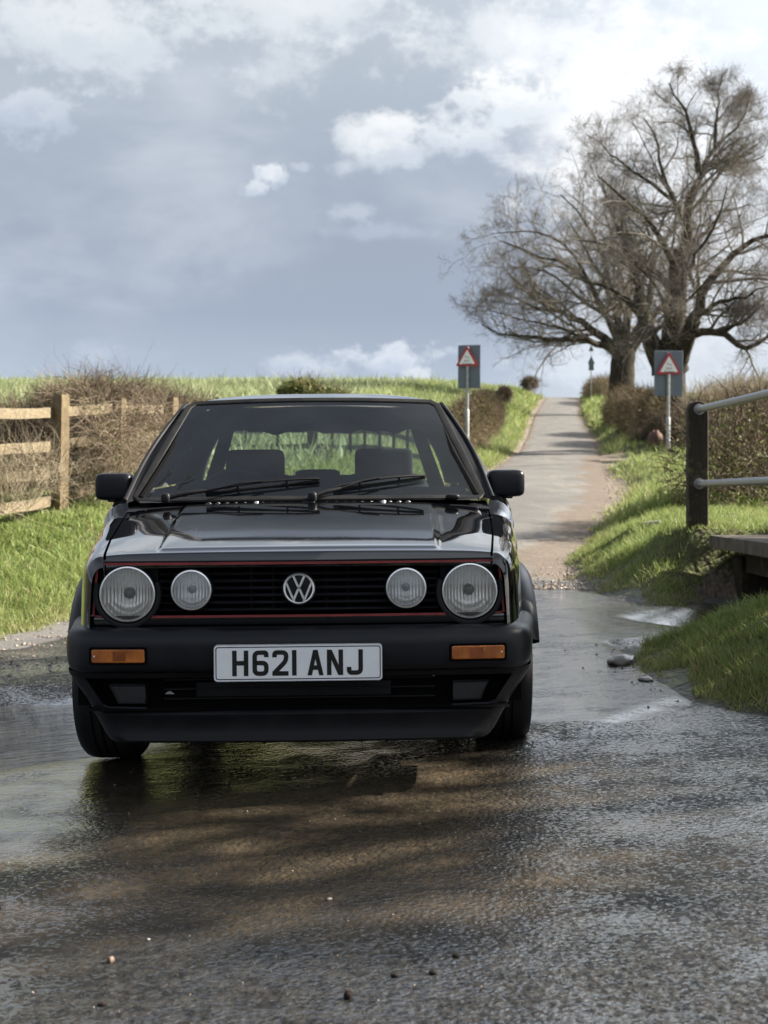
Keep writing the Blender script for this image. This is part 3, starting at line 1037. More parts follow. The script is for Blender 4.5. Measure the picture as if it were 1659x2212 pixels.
def hood_z(x, y):
    h = tab(y, T_H)
    q = abs(x) / h
    cw = float(sst(y, 0.1, 0.75))
    z = tab(y, T_ZH) - (0.006 + 0.018 * cw) * q ** 2.6 - 0.004 * q ** 14
    cr = 0.447 + 0.035 * (y - 0.1)
    fade = min(1, max(0, (y - 0.10) / 0.03)) * (1 - 0.25 * min(1, max(0, (y - 0.5) / 0.6)))
    z += 0.0075 * fade * float(sst(abs(x), cr + 0.006, cr - 0.010))
    return z


# bonnet
ys = [0.078, 0.0805, 0.084, 0.0853, 0.0865, 0.089, 0.092, 0.10, 0.118, 0.128, 0.14, 0.16] + list(np.linspace(0.2, 1.06, 26))
qs = np.unique(np.concatenate([np.linspace(-1, 1, 41), np.linspace(0.60, 0.74, 15), -np.linspace(0.60, 0.74, 15)]))
mb = MB()
rows = []
for y in ys:
    h = tab(y, T_H)
    bow = 0.018
    rows.append([(q * h, y + bow * q * q * (1 if y < 0.3 else max(0, 1 - (y - 0.3) / 0.4)), hood_z(q * h, y)) for q in qs])
rows = [[(p[0], p[1], p[2] - 0.012) for p in rows[0]]] + rows
mb.grid(rows)
hood = mb.build('bonnet', M_PAINT, CAR, crease=60)

# body sides with wheel openings
ARCH = [(0.80, 0.30, 0.335), (3.275, 0.30, 0.335)]


def zlow(y):
    z = 0.225 if 0.80 < y < 3.3 else 0.33
    if y < 0.42:
        z = 0.40
    for (ya, za, r) in ARCH:
        if abs(y - ya) < r:
            z = max(z, za + sqrt(r * r - (y - ya) ** 2))
    return z


def side_section(y, n1=12, n2=14):
    if y <= 1.10:
        xt = tab(y, T_H) + 0.006
        zt = hood_z(tab(y, T_H), y) - 0.001
        hs = tab(y, [(0.07, 0.06), (0.2, 0.10), (0.6, 0.13), (1.1, 0.10)])
    else:
        xt = tab(y, T_XB)
        zt = tab(y, T_ZB)
        hs = tab(y, [(1.1, 0.10), (1.35, 0.06), (3.95, 0.06)])
    wv = W_(y)
    zl = zlow(y)
    pts = [(xt - 0.004, zt - 0.03)]
    for i in range(n1 + 1):
        a = i / n1 * pi / 2
        pts.append((xt + (wv - xt) * sin(a) ** 0.85, zt - hs * (1 - cos(a))))
    z0 = zt - hs
    if zl > z0 - 0.01:
        z0 = zl + 0.01
    for i in range(1, n2 + 1):
        z = z0 + (zl - z0) * i / n2
        x = wv + 0.010 * sin(max(0, min(1, (zt - hs - z) / 0.5)) * pi)
        if z < 0.55:
            x -= 0.045 * ((0.55 - z) / 0.33) ** 2
        pts.append((x, z))
    pts.append((wv - 0.05, zl))
    return pts


for sg, nm in ((-1, 'wing'), (1, 'wing')):
    yy = np.unique(np.round(np.concatenate([[0.075, 0.080, 0.086, 0.093, 0.10, 0.112, 0.13, 0.16, 0.2, 0.25, 0.3, 0.36, 0.42, 0.44], 0.80 + 0.335 * np.cos(np.linspace(pi, 0, 26)), [1.16, 1.2]]), 4))
    m1 = MB().grid([[(sg * x, y, z) for x, z in side_section(y)] for y in yy])
    m1.build(nm, M_PAINT, CAR, crease=50)
    yd = np.linspace(1.206, 2.36, 16)
    dr = MB().grid([[(sg * x, y, z) for x, z in side_section(y)] for y in yd]).build('door', M_PAINT, CAR, crease=50)
    hb = MB().box((sg * 0.845, 2.24, 0.80), (0.025, 0.17, 0.035), 0.008).build('handle', M_TRIM, dr)
    yq = np.unique(np.round(np.concatenate([np.linspace(2.366, 2.94, 8), 3.275 + 0.335 * np.cos(np.linspace(pi, 0, 22)), np.linspace(3.62, 3.95, 8)]), 4))
    MB().grid([[(sg * x, y, z) for x, z in side_section(y)] for y in yq]).build('rear_quarter', M_PAINT, CAR, crease=50)
    # sill trim
    MB().box((sg * 0.79, 2.04, 0.200), (0.05, 1.9, 0.11), 0.02).build('sill_trim', M_PLASTIC, CAR)
    # wheel-arch flares
    for (ya, za, r) in ARCH:
        rows = []
        for i in range(33):
            a = radians(24) + radians(164) * i / 32
            w0 = W_(min(max(ya - cos(a) * r, 0.3), 3.7))
            wide = max(w0 + 0.020, 0.812)
            prof = [(w0 - 0.03, 0.066), (w0 + 0.004, 0.064), (w0 + (wide - w0) * 0.6, 0.052), (wide, 0.030), (wide + 0.002, 0.008), (wide - 0.012, -0.004), (w0 - 0.06, -0.006)]
            row = []
            for (x, dr_) in prof:
                rr = r + dr_
                row.append((sg * x, ya - cos(a) * rr, za + sin(a) * rr))
            rows.append(row)
        MB().grid(rows).build('wheel_arch_flare', M_PLASTIC, CAR, crease=50)
        # liner
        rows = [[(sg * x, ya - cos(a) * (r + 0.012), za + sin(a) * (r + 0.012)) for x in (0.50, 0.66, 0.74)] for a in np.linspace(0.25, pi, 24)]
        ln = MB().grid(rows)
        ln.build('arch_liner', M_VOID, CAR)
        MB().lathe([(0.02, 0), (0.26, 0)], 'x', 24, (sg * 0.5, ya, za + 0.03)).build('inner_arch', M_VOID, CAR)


def plan_path(hw, y0, bow, rc, yend, wend, n=16, nc=8):
    """front outline in plan: from the left end round to the right end; returns points and outward normals"""
    half = []
    for i in range(n + 1):
        x = (hw - rc) * i / n
        half.append((x, y0 + bow * (x / hw) ** 2))
    yc = half[-1][1] + rc
    for i in range(1, nc + 1):
        a = pi / 2 * i / nc
        half.append((hw - rc + rc * sin(a), yc - rc * cos(a)))
    for i in range(1, 7):
        q = i / 6
        half.append((hw + (wend - hw) * q, yc + (yend - yc) * q))
    pts = [(-x, y) for x, y in half[:0:-1]] + half
    nr = []
    for i in range(len(pts)):
        a, b = pts[max(i - 1, 0)], pts[min(i + 1, len(pts) - 1)]
        tx, ty = b[0] - a[0], b[1] - a[1]
        l = math.hypot(tx, ty)
        nr.append((ty / l, -tx / l))
    return pts, nr


# bumper: a padded bar swept round the nose
pts, nr = plan_path(0.746, 0.004, 0.034, 0.13, 0.47, 0.792)
prof = [(-0.10, 0.550), (-0.065, 0.556), (-0.040, 0.555), (-0.022, 0.549), (-0.009, 0.538), (-0.002, 0.522), (0.0, 0.50), (-0.001, 0.47), (-0.004, 0.44), (-0.010, 0.424), (-0.022, 0.416), (-0.10, 0.414)]
rows = [[(p[0] + n_[0] * o, p[1] + n_[1] * o, z) for p, n_ in zip(pts, nr)] for o, z in prof]
bump_o = MB().grid(rows).build('bumper', M_PLASTIC, CAR, crease=50)
fy = lambda x: 0.004 + 0.034 * (x / 0.752) ** 2


def rrect(cx, cz, w_, h_, r, y, n=5):
    out = []
    for (sx, sz, a0) in ((1, 1, 0), (-1, 1, 90), (-1, -1, 180), (1, -1, 270)):
        for i in range(n + 1):
            a = radians(a0 + 90 * i / n)
            out.append((cx + sx * (w_ / 2 - r) + r * cos(a), y, cz + sz * (h_ / 2 - r) + r * sin(a)))
    return out


def slab(loop, dy, name, m, parent, slope=None, bev=0.0):
    """flat rounded plate facing -y; loop at its face, dy thickness"""
    f = [(p[0], p[1] + (slope(p[0]) if slope else 0), p[2]) for p in loop]
    cx = sum(p[0] for p in f) / len(f)
    cz = sum(p[2] for p in f) / len(f)
    b = [(p[0], p[1] + dy, p[2]) for p in f]
    n = len(f)
    mb = MB()
    if bev:
        g = [(p[0] + (cx - p[0]) / max(abs(cx - p[0]), 1e-6) * bev, p[1] - bev, p[2] + (cz - p[2]) / max(abs(cz - p[2]), 1e-6) * bev) for p in f]
        mb.add(g + f + b, [tuple(range(n))] + [(i, n + i, n + (i + 1) % n, (i + 1) % n) for i in range(n)] + [(n + i, 2 * n + i, 2 * n + (i + 1) % n, n + (i + 1) % n) for i in range(n)])
    else:
        mb.add(f + b, [tuple(range(n))] + [(i, n + i, n + (i + 1) % n, (i + 1) % n) for i in range(n)])
    return mb.build(name, m, parent, smooth=False)


for sg in (-1, 1):
    cxi, czi = sg * 0.561, 0.4725
    sl = lambda x: fy(x)
    slab(rrect(cxi, czi, 0.182, 0.056, 0.008, -0.0015), 0.02, 'indicator_frame', M_VOID, CAR, sl)
    ind = slab(rrect(cxi, czi, 0.166, 0.041, 0.006, -0.003), 0.012, 'indicator', M_AMBER, CAR, sl, 0.002)
    slab(rrect(cxi - sg * 0.004, czi, 0.040, 0.030, 0.004, -0.0062), 0.002, 'indicator_bulb', M_AMBER2, ind, sl)
    MB().lathe([(0.0001, -0.0075), (0.003, -0.007), (0.003, -0.003)], 'y', 8, (cxi + sg * 0.074, fy(0.63), czi)).build('screw', M_CHROME, ind)

# lower valance with its opening, chin spoiler
val_rows = []
for (z, hw, y0, bow, rc) in [(0.418, 0.744, 0.045, 0.030, 0.10), (0.402, 0.740, 0.048, 0.030, 0.10), (0.396, 0.736, 0.052, 0.03, 0.10)]:
    p, _ = plan_path(hw, y0, bow, rc, 0.44, hw + 0.03)
    val_rows.append([(a, b, z) for a, b in p])
for (z, hw, y0, bow, rc) in [(0.300, 0.668, 0.036, 0.030, 0.10), (0.292, 0.664, 0.024, 0.030, 0.10), (0.286, 0.660, 0.020, 0.03, 0.10), (0.270, 0.650, 0.026, 0.03, 0.10), (0.235, 0.630, 0.030, 0.030, 0.09), (0.222, 0.622, 0.024, 0.03, 0.09), (0.205, 0.606, 0.018, 0.030, 0.085), (0.198, 0.598, 0.022, 0.030, 0.08), (0.196, 0.59, 0.05, 0.03, 0.07)]:
    p, _ = plan_path(hw, y0, bow, rc, 0.44 - (0.3 - z) * 0.6, hw + 0.015)
    val_rows.append([(a, b, z) for a, b in p])
mv = MB()
mv.grid(val_rows[:3])
mv.grid(val_rows[3:])
# the side cheeks between top strip and spoiler
top, bot = val_rows[2], val_rows[3]
nn = len(top)
for rng_ in (range(0, 13), range(nn - 13, nn)):
    rws = []
    for q in np.linspace(0, 1, 6):
        rws.append([tuple(np.array(top[i]) * (1 - q) + np.array(bot[i]) * q) for i in rng_])
    mv.grid(rws)
mv.build('front_spoiler', M_TRIM, CAR, crease=40)
mv = MB()
rws = []
for z in (0.41, 0.36, 0.30):
    rws.append([(x, 0.115 + 0.03 * (x / 0.7) ** 2, z) for x in np.linspace(-0.71, 0.71, 30)])
mv.grid(rws)
mv.grid([[(x, y, 0.300) for x in (-0.66, 0, 0.66)] for y in (0.03, 0.16)])
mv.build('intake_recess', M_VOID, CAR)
for k in range(3):
    MB().box((0, 0.105, 0.325 + 0.03 * k), (0.86, 0.01, 0.004)).build('intake_slat', M_TRIM, CAR)
MB().box((-0.02, 0.110, 0.352), (0.62, 0.006, 0.05), 0.004).build('radiator_panel', M_TRIM, CAR)
MB().add([(-0.428, 0.10, 0.340), (-0.397, 0.105, 0.339), (-0.412, 0.108, 0.349), (-0.420, 0.106, 0.347)], [(0, 1, 2, 3)]).build('silver_fleck', M_GALV, CAR, smooth=False)  # small galvanised triangle inside the intake
MB().box((0.426, 0.12, 0.388), (0.008, 0.008, 0.006)).build('chrome_fleck', M_CHROME, CAR)  # small chrome block inside the intake
for sg in (-1, 1):
    x0, x1 = sg * 0.60, sg * 0.485
    loop = [(x0, 0.095, 0.372), (x1, 0.085, 0.372), (x1, 0.085, 0.315), (x0 - sg * 0.028, 0.093, 0.315)]
    if sg > 0:
        loop = loop[::-1]
    fog = slab(loop, 0.05, 'fog_lamp', M_FOGL, CAR)
    MB().tube([(p[0], p[1] - 0.001, p[2]) for p in loop + loop[:1]], 0.004, 6).build('fog_lamp_rim', M_TRIM, fog)
    MB().tube([(sg * 0.62, 0.075, 0.312), (sg * 0.60, 0.07, 0.304), (sg * 0.48, 0.06, 0.302)], 0.005, 6).build('lamp_lip', M_TRIM, CAR)

# number plate
pl_y = -0.010
plate = slab(rrect(0, 0.4505, 0.520, 0.111, 0.011, pl_y, 6), 0.008, 'number_plate', M_PLATE, CAR)
outl = rrect(0, 0.4505, 0.511, 0.102, 0.008, pl_y - 0.0006, 6)
inn = rrect(0, 0.4505, 0.505, 0.096, 0.006, pl_y - 0.0006, 6)
n = len(outl)
MB().add(outl + inn, [(i, (i + 1) % n, n + (i + 1) % n, n + i) for i in range(n)]).build('plate_border', M_INK, plate, smooth=False)
MB().grid([[(p[0], p[1] + dy_, p[2]) for p in rrect(0, 0.4505, 0.523, 0.114, 0.012, pl_y, 6)] for dy_ in (0.0, 0.008)], close_u=True).build('plate_edge', M_PLATE, plate)


def arc_path(pts, r=6.0, n=4):
    """polyline in mm with rounded corners"""
    out = [np.array(pts[0], float)]
    for i in range(1, len(pts) - 1):
        p, a, b = [np.array(q, float) for q in (pts[i], pts[i - 1], pts[i + 1])]
        da, db = (a - p) / np.linalg.norm(a - p), (b - p) / np.linalg.norm(b - p)
        rr = min(r, np.linalg.norm(a - p) * 0.49, np.linalg.norm(b - p) * 0.49)
        for k in range(n + 1):
            q = k / n
            out.append((1 - q) ** 2 * (p + da * rr) + 2 * q * (1 - q) * p + q * q * (p + db * rr))
    out.append(np.array(pts[-1], float))
    return out


def stroke(mb, pts, w_, tf):
    pts = [np.array(p, float) for p in pts]
    L, R_ = [], []
    for i in range(len(pts)):
        t1 = pts[i] - pts[i - 1] if i > 0 else pts[1] - pts[0]
        t2 = pts[i + 1] - pts[i] if i < len(pts) - 1 else t1
        t1, t2 = t1 / np.linalg.norm(t1), t2 / np.linalg.norm(t2)
        t = t1 + t2
        t /= np.linalg.norm(t)
        nn_ = np.array([-t[1], t[0]])
        k = 1 / max(0.5, float(np.dot(nn_, np.array([-t1[1], t1[0]]))))
        L.append(pts[i] + nn_ * w_ / 2 * k)
        R_.append(pts[i] - nn_ * w_ / 2 * k)
    n = len(pts)
    mb.add([tf(*p) for p in L] + [tf(*p) for p in R_], [(i, i + 1, n + i + 1, n + i) for i in range(n - 1)])


def poly(mb, pts, tf):
    mb.add([tf(*p) for p in pts], [tuple(range(len(pts)))])


GL = {
    'H': [('s', [(7, 0), (7, 79)]), ('s', [(43, 0), (43, 79)]), ('s', [(7, 40), (43, 40)])],
    '6': [('a', [(43, 58), (43, 72), (7, 72), (7, 7), (43, 7), (43, 40), (10, 40)])],
    '2': [('a', [(7, 57), (7, 72), (43, 72), (43, 46), (9, 12), (9, 6)]), ('s', [(0, 7), (50, 7)])],
    '1': [('s', [(7, 0), (7, 79)])],
    'A': [('p', [(0, 0), (14, 0), (31, 79), (18, 79)]), ('p', [(36, 0), (50, 0), (32, 79), (19, 79)]), ('s', [(11, 24), (39, 24)])],
    'N': [('s', [(7, 0), (7, 79)]), ('s', [(43, 0), (43, 79)]), ('p', [(0, 79), (15, 79), (50, 0), (35, 0)])],
    'J': [('a', [(7, 25), (7, 7), (43, 7), (43, 79)])],
}
for ch, x0 in (('H', -204), ('6', -141.5), ('2', -80), ('1', -19), ('A', 28.5), ('N', 89), ('J', 150.5)):
    g = MB()
    for k, (typ, pts) in enumerate(GL[ch]):
        yk = pl_y - 0.0009 - 0.0002 * k
        tf = lambda a, b, yk=yk: ((x0 + a) / 1000, yk, 0.4505 + (b - 39.5) / 1000)
        if typ == 's':
            stroke(g, pts, 14, tf)
        elif typ == 'a':
            stroke(g, arc_path(pts, 13), 14, tf)
        else:
            poly(g, pts, tf)
    g.build('plate_letter', M_INK, plate, smooth=False)

# grille
GY = 0.143
mv = MB().add([(-0.66, GY + 0.03, 0.57), (0.66, GY + 0.03, 0.57), (0.66, GY + 0.03, 0.765), (-0.66, GY + 0.03, 0.765)], [(0, 1, 2, 3)])
grille = mv.build('grille', M_VOID, CAR, smooth=False)
gz0, gz1 = 0.590, 0.752
for k in range(7):
    z = gz0 + 0.012 + (gz1 - gz0 - 0.024) * k / 6
    sec = [(0.0, 0.0045), (-0.012, 0.0035), (-0.016, -0.001), (-0.012, -0.005), (0.02, -0.006)]
    MB().grid([[(x, GY - 0.004 + a + 0.02 * (x / 0.65) ** 2, z + b) for x in np.linspace(-0.445, 0.445, 21)] for a, b in sec]).build('grille_slat', M_SLAT, grille, crease=50)
for x in (-0.30, -0.155, -0.085, 0.085, 0.155, 0.30):
    MB().box((x, GY + 0.012, 0.671), (0.004, 0.02, 0.15)).build('grille_bar', M_TRIM, grille)
for sg in (-1, 1):
    lp = [(sg * 0.452, GY + 0.004, gz0 + 0.002), (sg * 0.645, GY + 0.008, gz0 + 0.002), (sg * 0.638, GY + 0.008, gz1 - 0.012), (sg * 0.630, GY + 0.008, gz1 - 0.004), (sg * 0.452, GY + 0.004, gz1 - 0.003)]
    if sg < 0:
        lp = lp[::-1]
    slab(lp, 0.02, 'headlight_panel', M_TRIM, grille)
# grille surround: upper lip, lower panel
MB().grid([[(x, 0.078 + 0.02 * (x / 0.65) ** 2 + o, z) for x in np.linspace(-0.648, 0.648, 25)] for o, z in ((0.02, 0.7545), (0.0, 0.7535), (0.0, 0.7625), (0.02, 0.766))]).build('grille_top_trim', M_TRIM, CAR)
MB().grid([[(x, 0.085 + 0.018 * (x / 0.65) ** 2 + o, z) for x in np.linspace(-0.668, 0.668, 25)] for o, z in ((0.03, 0.590), (0.004, 0.589), (0.0, 0.582), (0.004, 0.56), (0.03, 0.545), (0.09, 0.54))]).build('lower_front_panel', M_PAINT, CAR, crease=40)
# red stripe
st = [(-0.545, 0.586), (-0.648, 0.586), (-0.650, 0.592), (-0.645, 0.66), (-0.636, 0.742), (-0.628, 0.752), (-0.615, 0.7535)]
sy = lambda x: 0.074 + 0.022 * (x / 0.65) ** 2
full = [(x, z) for x, z in st if x <= -0.60]
loop_top = full + [(x, 0.7535) for x in np.linspace(-0.58, 0.58, 21)] + [(-x, z) for x, z in full[::-1]]


def ribbon(path, wd, name):
    mb = MB()
    pp = [np.array(p) for p in path]
    A, B = [], []
    for i in range(len(pp)):
        t = pp[min(i + 1, len(pp) - 1)] - pp[max(i - 1, 0)]
        t = t / np.linalg.norm(t)
        nn_ = np.array([-t[1], t[0]])
        A.append(pp[i] + nn_ * wd / 2)
        B.append(pp[i] - nn_ * wd / 2)
    rows = []
    for dd in (0.004, -0.002):
        rows.append([(p[0], sy(p[0]) + dd, p[1]) for p in A])
    rows2 = [[(p[0], sy(p[0]) - 0.002, p[1]) for p in A], [(p[0], sy(p[0]) - 0.002, p[1]) for p in B]]
    rows3 = [[(p[0], sy(p[0]) + dd, p[1]) for p in B] for dd in (-0.002, 0.004)]
    for r in (rows, rows2, rows3):
        mb.grid(r)
    return mb.build(name, M_RED, CAR, smooth=False)


ribbon([(-0.622, 0.587)] + [(x, z) for x, z in loop_top[1:-1]] + [(0.622, 0.587)], 0.0070, 'red_stripe')
ribbon([(x, 0.587) for x in np.linspace(-0.474, 0.474, 21)], 0.0070, 'red_stripe')


def lamp(cx, cz, r, y, lens, name, depth):
    e = bpy.data.objects.new(name, None)
    COL.objects.link(e)
    e.parent = CAR
    e.location = (cx, y, cz)
    e.empty_display_size = 0.05
    MB().lathe([(r + 0.005, 0.035), (r + 0.006, 0.004), (r + 0.005, -0.006), (r + 0.003, -0.008), (r + 0.002, 0.0), (r + 0.001, 0.02)], 'y', 56).build('lamp_ring', M_TRIM, e)
    MB().lathe([(r + 0.002, -0.002), (r + 0.001, -0.009), (r - 0.003, -0.010), (r - 0.006, -0.004)], 'y', 56).build('chrome_rim', M_CHROME, e)
    MB().lathe([(max(r * q, 0.0005), -0.006 - 0.014 * (1 - q * q)) for q in np.linspace(0, 0.965, 14)], 'y', 56).build('lens', lens, e)
    MB().lathe([(max(r * q, 0.0005), depth * (1 - q * q)) for q in np.linspace(0, 0.98, 18)], 'y', 56).build('reflector', M_BOWL, e)
    MB().lathe([(0.0005, depth * 0.45), (r * 0.12, depth * 0.47), (r * 0.19, depth * 0.60), (r * 0.22, depth * 0.98)], 'y', 28).build('bulb_shield', M_BULB, e)
    return e


for sg in (-1, 1):
    lamp(sg * 0.542, 0.6585, 0.0865, 0.098, M_LENS, 'headlight', 0.045)
    # the bezel lobe that dips below the stripe
    MB().grid([[(sg * 0.542 + r_ * cos(a), 0.082 + h_, 0.6585 + r_ * sin(a)) for r_, h_ in ((0.090, 0.03), (0.093, 0.004), (0.098, 0.0), (0.106, 0.0), (0.109, 0.03))] for a in np.linspace(radians(158), radians(382), 48)]).build('headlight_bezel', M_TRIM, CAR)
    lamp(sg * 0.340, 0.6700, 0.0625, 0.094, M_LENS2, 'driving_lamp', 0.026)
# emblem
em = bpy.data.objects.new('emblem', None)
COL.objects.link(em)
em.parent = CAR
em.location = (0, 0.088, 0.6705)
MB().lathe([(0.0005, 0.004), (0.050, 0.004), (0.0535, 0.006), (0.0535, 0.02)], 'y', 48).build('emblem_back', M_TRIM, em)
MB().lathe([(0.0425, 0.004), (0.0430, -0.001), (0.0462, -0.004), (0.0494, -0.001), (0.0502, 0.004)], 'y', 56).build('emblem_ring', M_CHROME, em)
g = MB()


def estroke(a, b, wd=0.0086):
    a, b = np.array(a), np.array(b)
    t = (b - a) / np.linalg.norm(b - a)
    n_ = np.array([-t[1], t[0]]) * wd / 2
    fr = [(a + n_), (b + n_), (b - n_), (a - n_)]
    md = [a, b]
    vs = [(p[0], 0.004, p[1]) for p in fr] + [(p[0], -0.0015, p[1]) for p in [a + n_ * .7, b + n_ * .7, b - n_ * .7, a - n_ * .7]]
    g.add(vs, [(4, 5, 6, 7), (0, 1, 5, 4), (1, 2, 6, 5), (2, 3, 7, 6), (3, 0, 4, 7)])


for sg in (-1, 1):
    estroke((sg * 0.0185, 0.0425), (sg * 0.0022, 0.0060))
    estroke((sg * 0.0415, 0.0225), (sg * 0.0148, -0.0410))
    estroke((sg * 0.0022, -0.0010), (sg * 0.0160, -0.0340))
g.box((0, 0.0012, 0.0062), (0.0085, 0.0054, 0.0048))
g.box((0, 0.0012, -0.0016), (0.0085, 0.0054, 0.0048))
g.build('emblem_letters', M_CHROME, em, smooth=False)

# scuttle between bonnet and windscreen
MB().grid([[(x * 0.70, 1.045 + 0.075 * q + 0.10 * x * x * q, 0.897 + 0.026 * q - 0.012 * x * x) for x in np.linspace(-1, 1, 25)] for q in np.linspace(0, 1, 6)]).build('scuttle', M_TRIM, CAR)
for xa, xb in ((-0.40, -0.06), (0.04, 0.40)):
    g = MB()
    hp = [(x, 1.065 + 0.004 * sin(x * 180), 0.9130 + 0.003 * cos(x * 180)) for x in np.linspace(xa, xb, 60)]
    g.tube(hp, [0.0014 + 0.0010 * (k % 2) for k in range(60)], 5)
    g.build('washer_hose', M_BULB, CAR)
for x in (-0.20, 0.29):
    MB().box((x, 1.058, 0.914), (0.016, 0.014, 0.014), 0.004).build('washer_jet', M_CHROME, CAR)
MB().superell((0.56, 1.10, 0.930), (0.028, 0.02, 0.012), 0.7).build('hinge_bump', M_TRIM, CAR)

# windscreen
WB = lambda s: np.array([s * 0.682, 1.085 + 0.075 * s * s, 0.930 - 0.004 * s * s])
WT = lambda s: np.array([s * 0.533, 1.735 + 0.045 * s * s, 1.338 - 0.012 * s * s])


def wscr(s, q):
    p = WB(s) * (1 - q) + WT(s) * q
    p[1] -= 0.018 * sin(pi * q)
    return p


MB().grid([[tuple(wscr(s, q)) for s in np.linspace(-1, 1, 33)] for q in np.linspace(0, 1, 17)]).build('windscreen', M_GLASS, CAR)
ring = [wscr(s, 0.0) for s in np.linspace(-0.97, 0.97, 24)] + [wscr(1, q) for q in np.linspace(0.03, 0.96, 16)] + [wscr(s, 1.0) for s in np.linspace(0.96, -0.96, 24)] + [wscr(-1, q) for q in np.linspace(0.96, 0.03, 16)]
g = MB()
rows = []
ctr = wscr(0, 0.5)
for i, p in enumerate(ring):
    t = ring[(i + 1) % len(ring)] - ring[i - 1]
    t /= np.linalg.norm(t)
    nn_ = nrm(np.array([[0, -0.53, 0.85]]))[0]
    o_ = np.cross(t, nn_)
    o_ /= np.linalg.norm(o_)
    rows.append([tuple(p + o_ * a + nn_ * b) for a, b in ((-0.013, 0.001), (-0.011, 0.005), (0.0, 0.007), (0.014, 0.006), (0.018, 0.0), (0.0, -0.006))])
g.grid(rows, close_u=True, close_v=True)
g.build('windscreen_seal', M_RUBBER, CAR)

# roof, pillars, side glass, tailgate
T_GX = [(1.75, 0.552), (2.2, 0.575), (2.8, 0.578), (3.2, 0.562), (3.45, 0.54)]
T_GZ = [(1.75, 1.318), (2.2, 1.338), (2.8, 1.338), (3.2, 1.318), (3.45, 1.288)]
T_RZ = [(1.72, 1.342), (1.80, 1.357), (1.95, 1.374), (2.2, 1.388), (2.5, 1.393), (2.9, 1.388), (3.2, 1.370), (3.4, 1.342), (3.45, 1.325)]
rows = []
for y in list(np.linspace(1.735, 1.95, 9)) + list(np.linspace(2.05, 3.45, 16)):
    gx, gz, cz = tab(y, T_GX), tab(y, T_GZ), tab(y, T_RZ)
    row = []
    for s in np.linspace(-1, 1, 41):
        a = abs(s)
        z = gz + (cz - gz) * (1 - a ** 3.2) ** 0.8 if a < 1 else gz
        row.append((s * gx, y + (0.045 * s * s if y < 2 else 0), z))
    rows.append(row)
rows = [[(p[0], p[1] + 0.002, p[2] - 0.03) for p in rows[0]]] + rows
roof = MB().grid(rows).build('roof', M_PAINT, CAR, crease=50)
hl = MB().grid([[(x, y, 1.300 - 0.03 * x * x) for x in np.linspace(-0.53, 0.53, 9)] for y in np.linspace(1.79, 3.40, 8)])
hl.build('headliner', M_CLOTH, CAR)
g = MB()
rows = []
for q in (0, 1):
    rows.append([(x, 3.36, 1.31 - (0.078 + 0.008 * sin(x * 19) + 0.006 * sin(x * 47 + 1) + (0.02 * max(0, abs(x) - 0.40) / 0.1 if abs(x) > 0.4 else 0) * -1) * q) for x in np.linspace(-0.53, 0.53, 50)])
g.grid(rows).build('headliner_edge', M_CLOTH, CAR)


def belt(q):
    y = 1.13 + (3.70 - 1.13) * q
    return np.array([tab(y, T_XB) + 0.006, y, tab(y, T_ZB)])


def gut(q):
    y = 1.79 + (3.43 - 1.79) * q
    return np.array([tab(y, T_GX), y, tab(y, T_GZ)])


def side_strip(q0, q1, r0=0.0, r1=1.0, off=0.0, n=8):
    rows = []
    for q in np.linspace(q0, q1, n):
        row = []
        for r in np.linspace(r0, r1, 8):
            p = belt(q) * (1 - r) + gut(q) * r
            p[0] += 0.03 * sin(pi * r) * 0.8 + off
            row.append(p)
        rows.append(row)
    return rows


for sg in (-1, 1):
    mir = lambda rows: [[(sg * p[0], p[1], p[2]) for p in r] for r in rows]
    MB().grid(mir(side_strip(0.0, 0.055))).build('front_pillar', M_PAINT, CAR)
    # gap filler between seal and pillar
    rows = [[tuple(np.array([sg * wscr(1, q)[0], wscr(1, q)[1], wscr(1, q)[2]]) * (1 - k) + np.array([sg * (belt(0) * (1 - q) + gut(0) * q)[0] + sg * 0.024 * sin(pi * q), (belt(0) * (1 - q) + gut(0) * q)[1], (belt(0) * (1 - q) + gut(0) * q)[2]]) * k) for k in np.linspace(0, 1, 4)] for q in np.linspace(0, 1, 14)]
    MB().grid(rows).build('pillar_face', M_TRIM, CAR)
    # gutter strip
    gp = [belt(0.0) * 0.98 + gut(0.0) * 0.02] + [belt(0) * (1 - r) + gut(0) * r for r in np.linspace(0.15, 1, 9)] + [gut(q) for q in np.linspace(0.1, 1, 9)]
    g = MB()
    for i, p in enumerate(gp):
        pass
    g.tube([(sg * (p[0] + 0.010 + (0.024 * sin(pi * min(1, i / 9)))), p[1], p[2]) for i, p in enumerate(gp)], 0.009, 8)
    g.build('gutter_trim', M_TRIM, CAR)
    MB().grid(mir(side_strip(0.055, 0.42, 0.02, 0.93))).build('side_window', M_GLASS, CAR)
    MB().grid(mir(side_strip(0.055, 0.79, 0.93, 1.0))).build('window_header', M_PAINT, CAR)
    MB().grid(mir(side_strip(0.42, 0.47))).build('middle_pillar', M_TRIM, CAR)
    MB().grid(mir(side_strip(0.47, 0.79, 0.02, 0.93))).build('side_window', M_GLASS, CAR)
    MB().grid(mir(side_strip(0.79, 1.0))).build('rear_pillar', M_PAINT, CAR)
    # inner trim so the pillars read from inside
    MB().grid(mir(side_strip(0.76, 1.0, 0, 1, -0.02))).build('pillar_trim', M_CLOTH, CAR)
    MB().tube([(sg * 0.66, 1.17, 0.93), (sg * 0.585, 1.42, 1.1), (sg * 0.525, 1.77, 1.30)], 0.016, 8).build('pillar_trim', M_VOID, CAR)

# tailgate
RT = lambda s: np.array([s * 0.545, 3.44 - 0.02 * s * s, 1.312 - 0.02 * s * s])
RB = lambda s: np.array([s * 0.690, 3.73 - 0.04 * s * s, 0.935])


def rg(s, q):
    return RB(s) * (1 - q) + RT(s) * q


